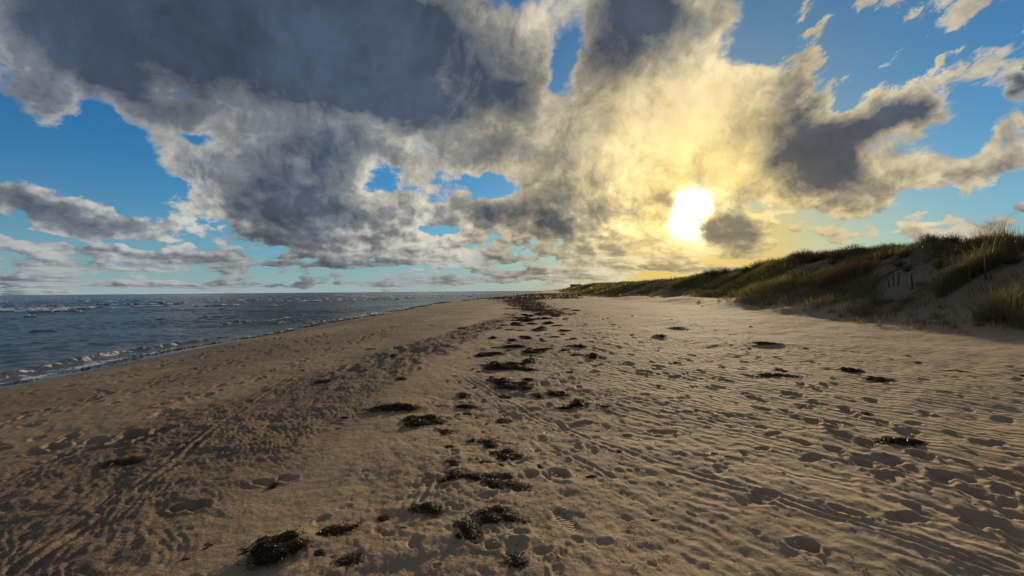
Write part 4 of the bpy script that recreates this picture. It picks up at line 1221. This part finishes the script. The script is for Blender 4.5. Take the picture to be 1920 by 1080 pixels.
# the lone post with its mound
x, y = at(1710, 18.9)
link('fence_post', tube_mesh('fence_post', [(0, 0, -.2), (.01, 0, .25), (-.01, 0, .55), (0, .01, .80)], [.036, .035, .032, .028], 8, 1), wood_mat, loc=(x, y, ground(x, y)),
     label='lone dark upright fence post in front of the bare dune slope', cat='post')
fx0, fy0 = at(1805, 16.6)
fence = D.objects.new('sand_fence', None)
COL.objects.link(fence)
fence.location = (fx0, fy0, ground(fx0, fy0))
fence['label'] = 'half buried sand fence of thin leaning pickets in tall green grass'
fence['category'] = 'fence'
for k, (px, yy, h, lean, rad, kind_) in enumerate([(1760, 17.7, .62, .05, .022, 0), (1767, 17.6, .60, -.03, .022, 0), (1776, 17.4, .55, .04, .022, 0), (1785, 17.2, .66, 0, .026, 0), (1792, 17.1, .58, .06, .03, 0), (1801, 16.9, .6, -.05, .024, 0),
                                                  (1812, 16.6, .62, .02, .030, 0), (1819, 16.4, .74, -.02, .06, 1), (1833, 16.2, .5, .04, .022, 0), (1848, 15.9, .95, .01, .045, 1), (1858, 15.7, .5, -.06, .024, 0)]):
    x, y = at(px, yy)
    o = link('post' if kind_ else 'picket', tube_mesh('post' if kind_ else 'picket', [(0, 0, -.2), (lean * .3, 0, h * .4), (lean * .6, 0, h * .75), (lean, 0, h)], [rad * .6, rad * .6, rad * .58, rad * .45], 8 if kind_ else 6, k, 1 if kind_ else .4), wood_mat, parent=fence)
    o.location = (x - fx0, y - fy0, ground(x, y) - ground(fx0, fy0))
for w_ in (.42,):
    pts = [(at(px, 17.7 - (px - 1760) * .0175)[0] - fx0, 17.7 - (px - 1760) * .0175 - fy0, ground(*at(px, 17.7 - (px - 1760) * .0175)) - ground(fx0, fy0) + w_ + .02 * math.sin(px * .3)) for px in range(1758, 1862, 8)]
    link('wire', tube_mesh('wire', pts, [.006] * len(pts), 5, 3), wood_mat, parent=fence)
for k, (px, yy, h, lean, lab) in enumerate([(1668, 20.2, .55, -.10, 'leftmost broken picket of the small cluster left of the lone post'), (1675, 20.1, .66, .03, 'tallest broken picket in the small cluster left of the lone post'), (1683, 20.0, .55, .10, 'rightmost leaning picket of the small cluster left of the lone post')]):
    x, y = at(px, yy)
    link('broken_picket', tube_mesh('broken_picket', [(0, 0, -.15), (lean * .5, 0, h * .5), (lean, .02, h)], [.03, .028, .018], 6, 20 + k, .5), wood_mat, loc=(x, y, ground(x, y)), label=lab, cat='picket')
def branch(pxa, ya, pxb, yb, rad, seed, label, lift=.12):
    a, b = at(pxa, ya), at(pxb, yb)
    g_ = np.random.default_rng(seed)
    pts = []
    for t in np.linspace(0, 1, 9):
        x, y = a[0] + (b[0] - a[0]) * t, a[1] + (b[1] - a[1]) * t
        pts.append((x - a[0] + g_.normal(0, .03), y - a[1] + g_.normal(0, .03), ground(x, y) - ground(*a) + rad + lift * math.sin(t * 3) + g_.normal(0, .02)))
    br = link('driftwood_branch', tube_mesh('driftwood_branch', pts, list(np.linspace(rad, rad * .35, 9)), 7, seed), wood_mat, loc=(a[0], a[1], ground(*a)), label=label, cat='driftwood')
    for q in (3, 5, 6):
        p0 = np.array(pts[q])
        p1 = p0 + np.array([g_.uniform(-.2, .3), -.05, g_.uniform(.12, .3)])
        link('twig', tube_mesh('twig', [p0, (p0 + p1) / 2 + g_.normal(0, .02, 3), p1], [rad * .35, rad * .25, rad * .12], 5, q), wood_mat, parent=br)
branch(1636, 21.6, 1729, 20.6, .05, 51, 'long dark driftwood branch lying across the bare slope by the lone post', .2)
branch(1668, 22.6, 1697, 22.3, .035, 52, 'short dark branch lying above the cluster of broken pickets', .1)
branch(1790, 21.5, 1752, 21.9, .04, 53, 'dark root sticking out under the ridge thicket above the sand fence', .05)
x, y = -3.84, 12.5
link('driftwood_stick', tube_mesh('driftwood_stick', [(0, 0, -.1), (.02, 0, .12), (.0, .0, .19), (-.04, .01, .26)], [.011, .009, .008, .005], 6, 60), straw_mat, loc=(x, y, ground(x, y)), label='thin pale stick standing upright at the left edge of the coarse strip', cat='stick')
x, y = -1.9, 4.83
o = link('driftwood_chip', tube_mesh('driftwood_chip', [(-.04, 0, .01), (0, .002, .014), (.04, 0, .012)], [.010, .012, .009], 6, 61), wood_mat, loc=(x, y, ground(x, y)), label='tiny dark stub of wood lying on the coarse strip', cat='driftwood')

# ------------------------------------------------------------------ far house
def box_mesh(name, x0, x1, y0, y1, z0, z1, ridge=None):
    v = [(x0, y0, z0), (x1, y0, z0), (x1, y1, z0), (x0, y1, z0), (x0, y0, z1), (x1, y0, z1), (x1, y1, z1), (x0, y1, z1)]
    f = [(0, 3, 2, 1), (0, 1, 5, 4), (1, 2, 6, 5), (2, 3, 7, 6), (3, 0, 4, 7)]
    if ridge:
        ym = (y0 + y1) / 2
        v += [(x0, ym, ridge), (x1, ym, ridge)]
        f += [(4, 5, 9, 8), (6, 7, 8, 9), (4, 8, 7), (5, 6, 9)]
    else:
        f.append((4, 5, 6, 7))
    me = D.meshes.new(name)
    me.from_pydata(v, [], f)
    return me
def plain(name, c, rough=.8):
    m, n, out = material(name)
    b = n.new('ShaderNodeBsdfPrincipled')
    n.put(b.inputs['Base Color'], n.mix(n.noise(pos_of(n), 1.5, 4, .6), tuple(v * .8 for v in c), tuple(min(1, v * 1.15) for v in c)))
    b.inputs['Roughness'].default_value = rough
    n.put(out.inputs['Surface'], b.outputs[0])
    return m
wall_m, roof_m, glass_m = plain('house_boards', (.14, .11, .09)), plain('house_roof', (.06, .055, .055)), plain('window_glass', (.05, .06, .07), .2)
hx, hy = 63.0, 420.0
house = D.objects.new('house', None)
COL.objects.link(house)
hz = land1(hx, hy) - .9
house.location = (hx, hy, hz)
house['label'] = 'tiny low dark house with a mast on the distant end of the dune'
house['category'] = 'house'
link('wall', box_mesh('wall', -5, 5, -3, 3, -1, 2.3), wall_m, parent=house)
rf = link('roof', box_mesh('roof', -5.4, 5.4, -3.5, 3.5, 2.31, 2.45, 3.7), roof_m, parent=house)
link('chimney', box_mesh('chimney', 1.6, 2.3, -.4, .4, 3.2, 4.4), wall_m, parent=rf)
for xx_ in (-3.4, 0, 3.2):
    link('window', box_mesh('window', xx_ - .5, xx_ + .5, -3.06, -2.99, .7, 1.8), glass_m, parent=house)
link('door', box_mesh('door', 1.2, 2.1, -3.05, -2.99, -.6, 1.7), roof_m, parent=house)
link('mast', tube_mesh('mast', [(3.9, 0, 1), (3.9, 0, 4), (3.9, 0, 7.2)], [.22, .18, .12], 6, 2), wall_m, parent=house)
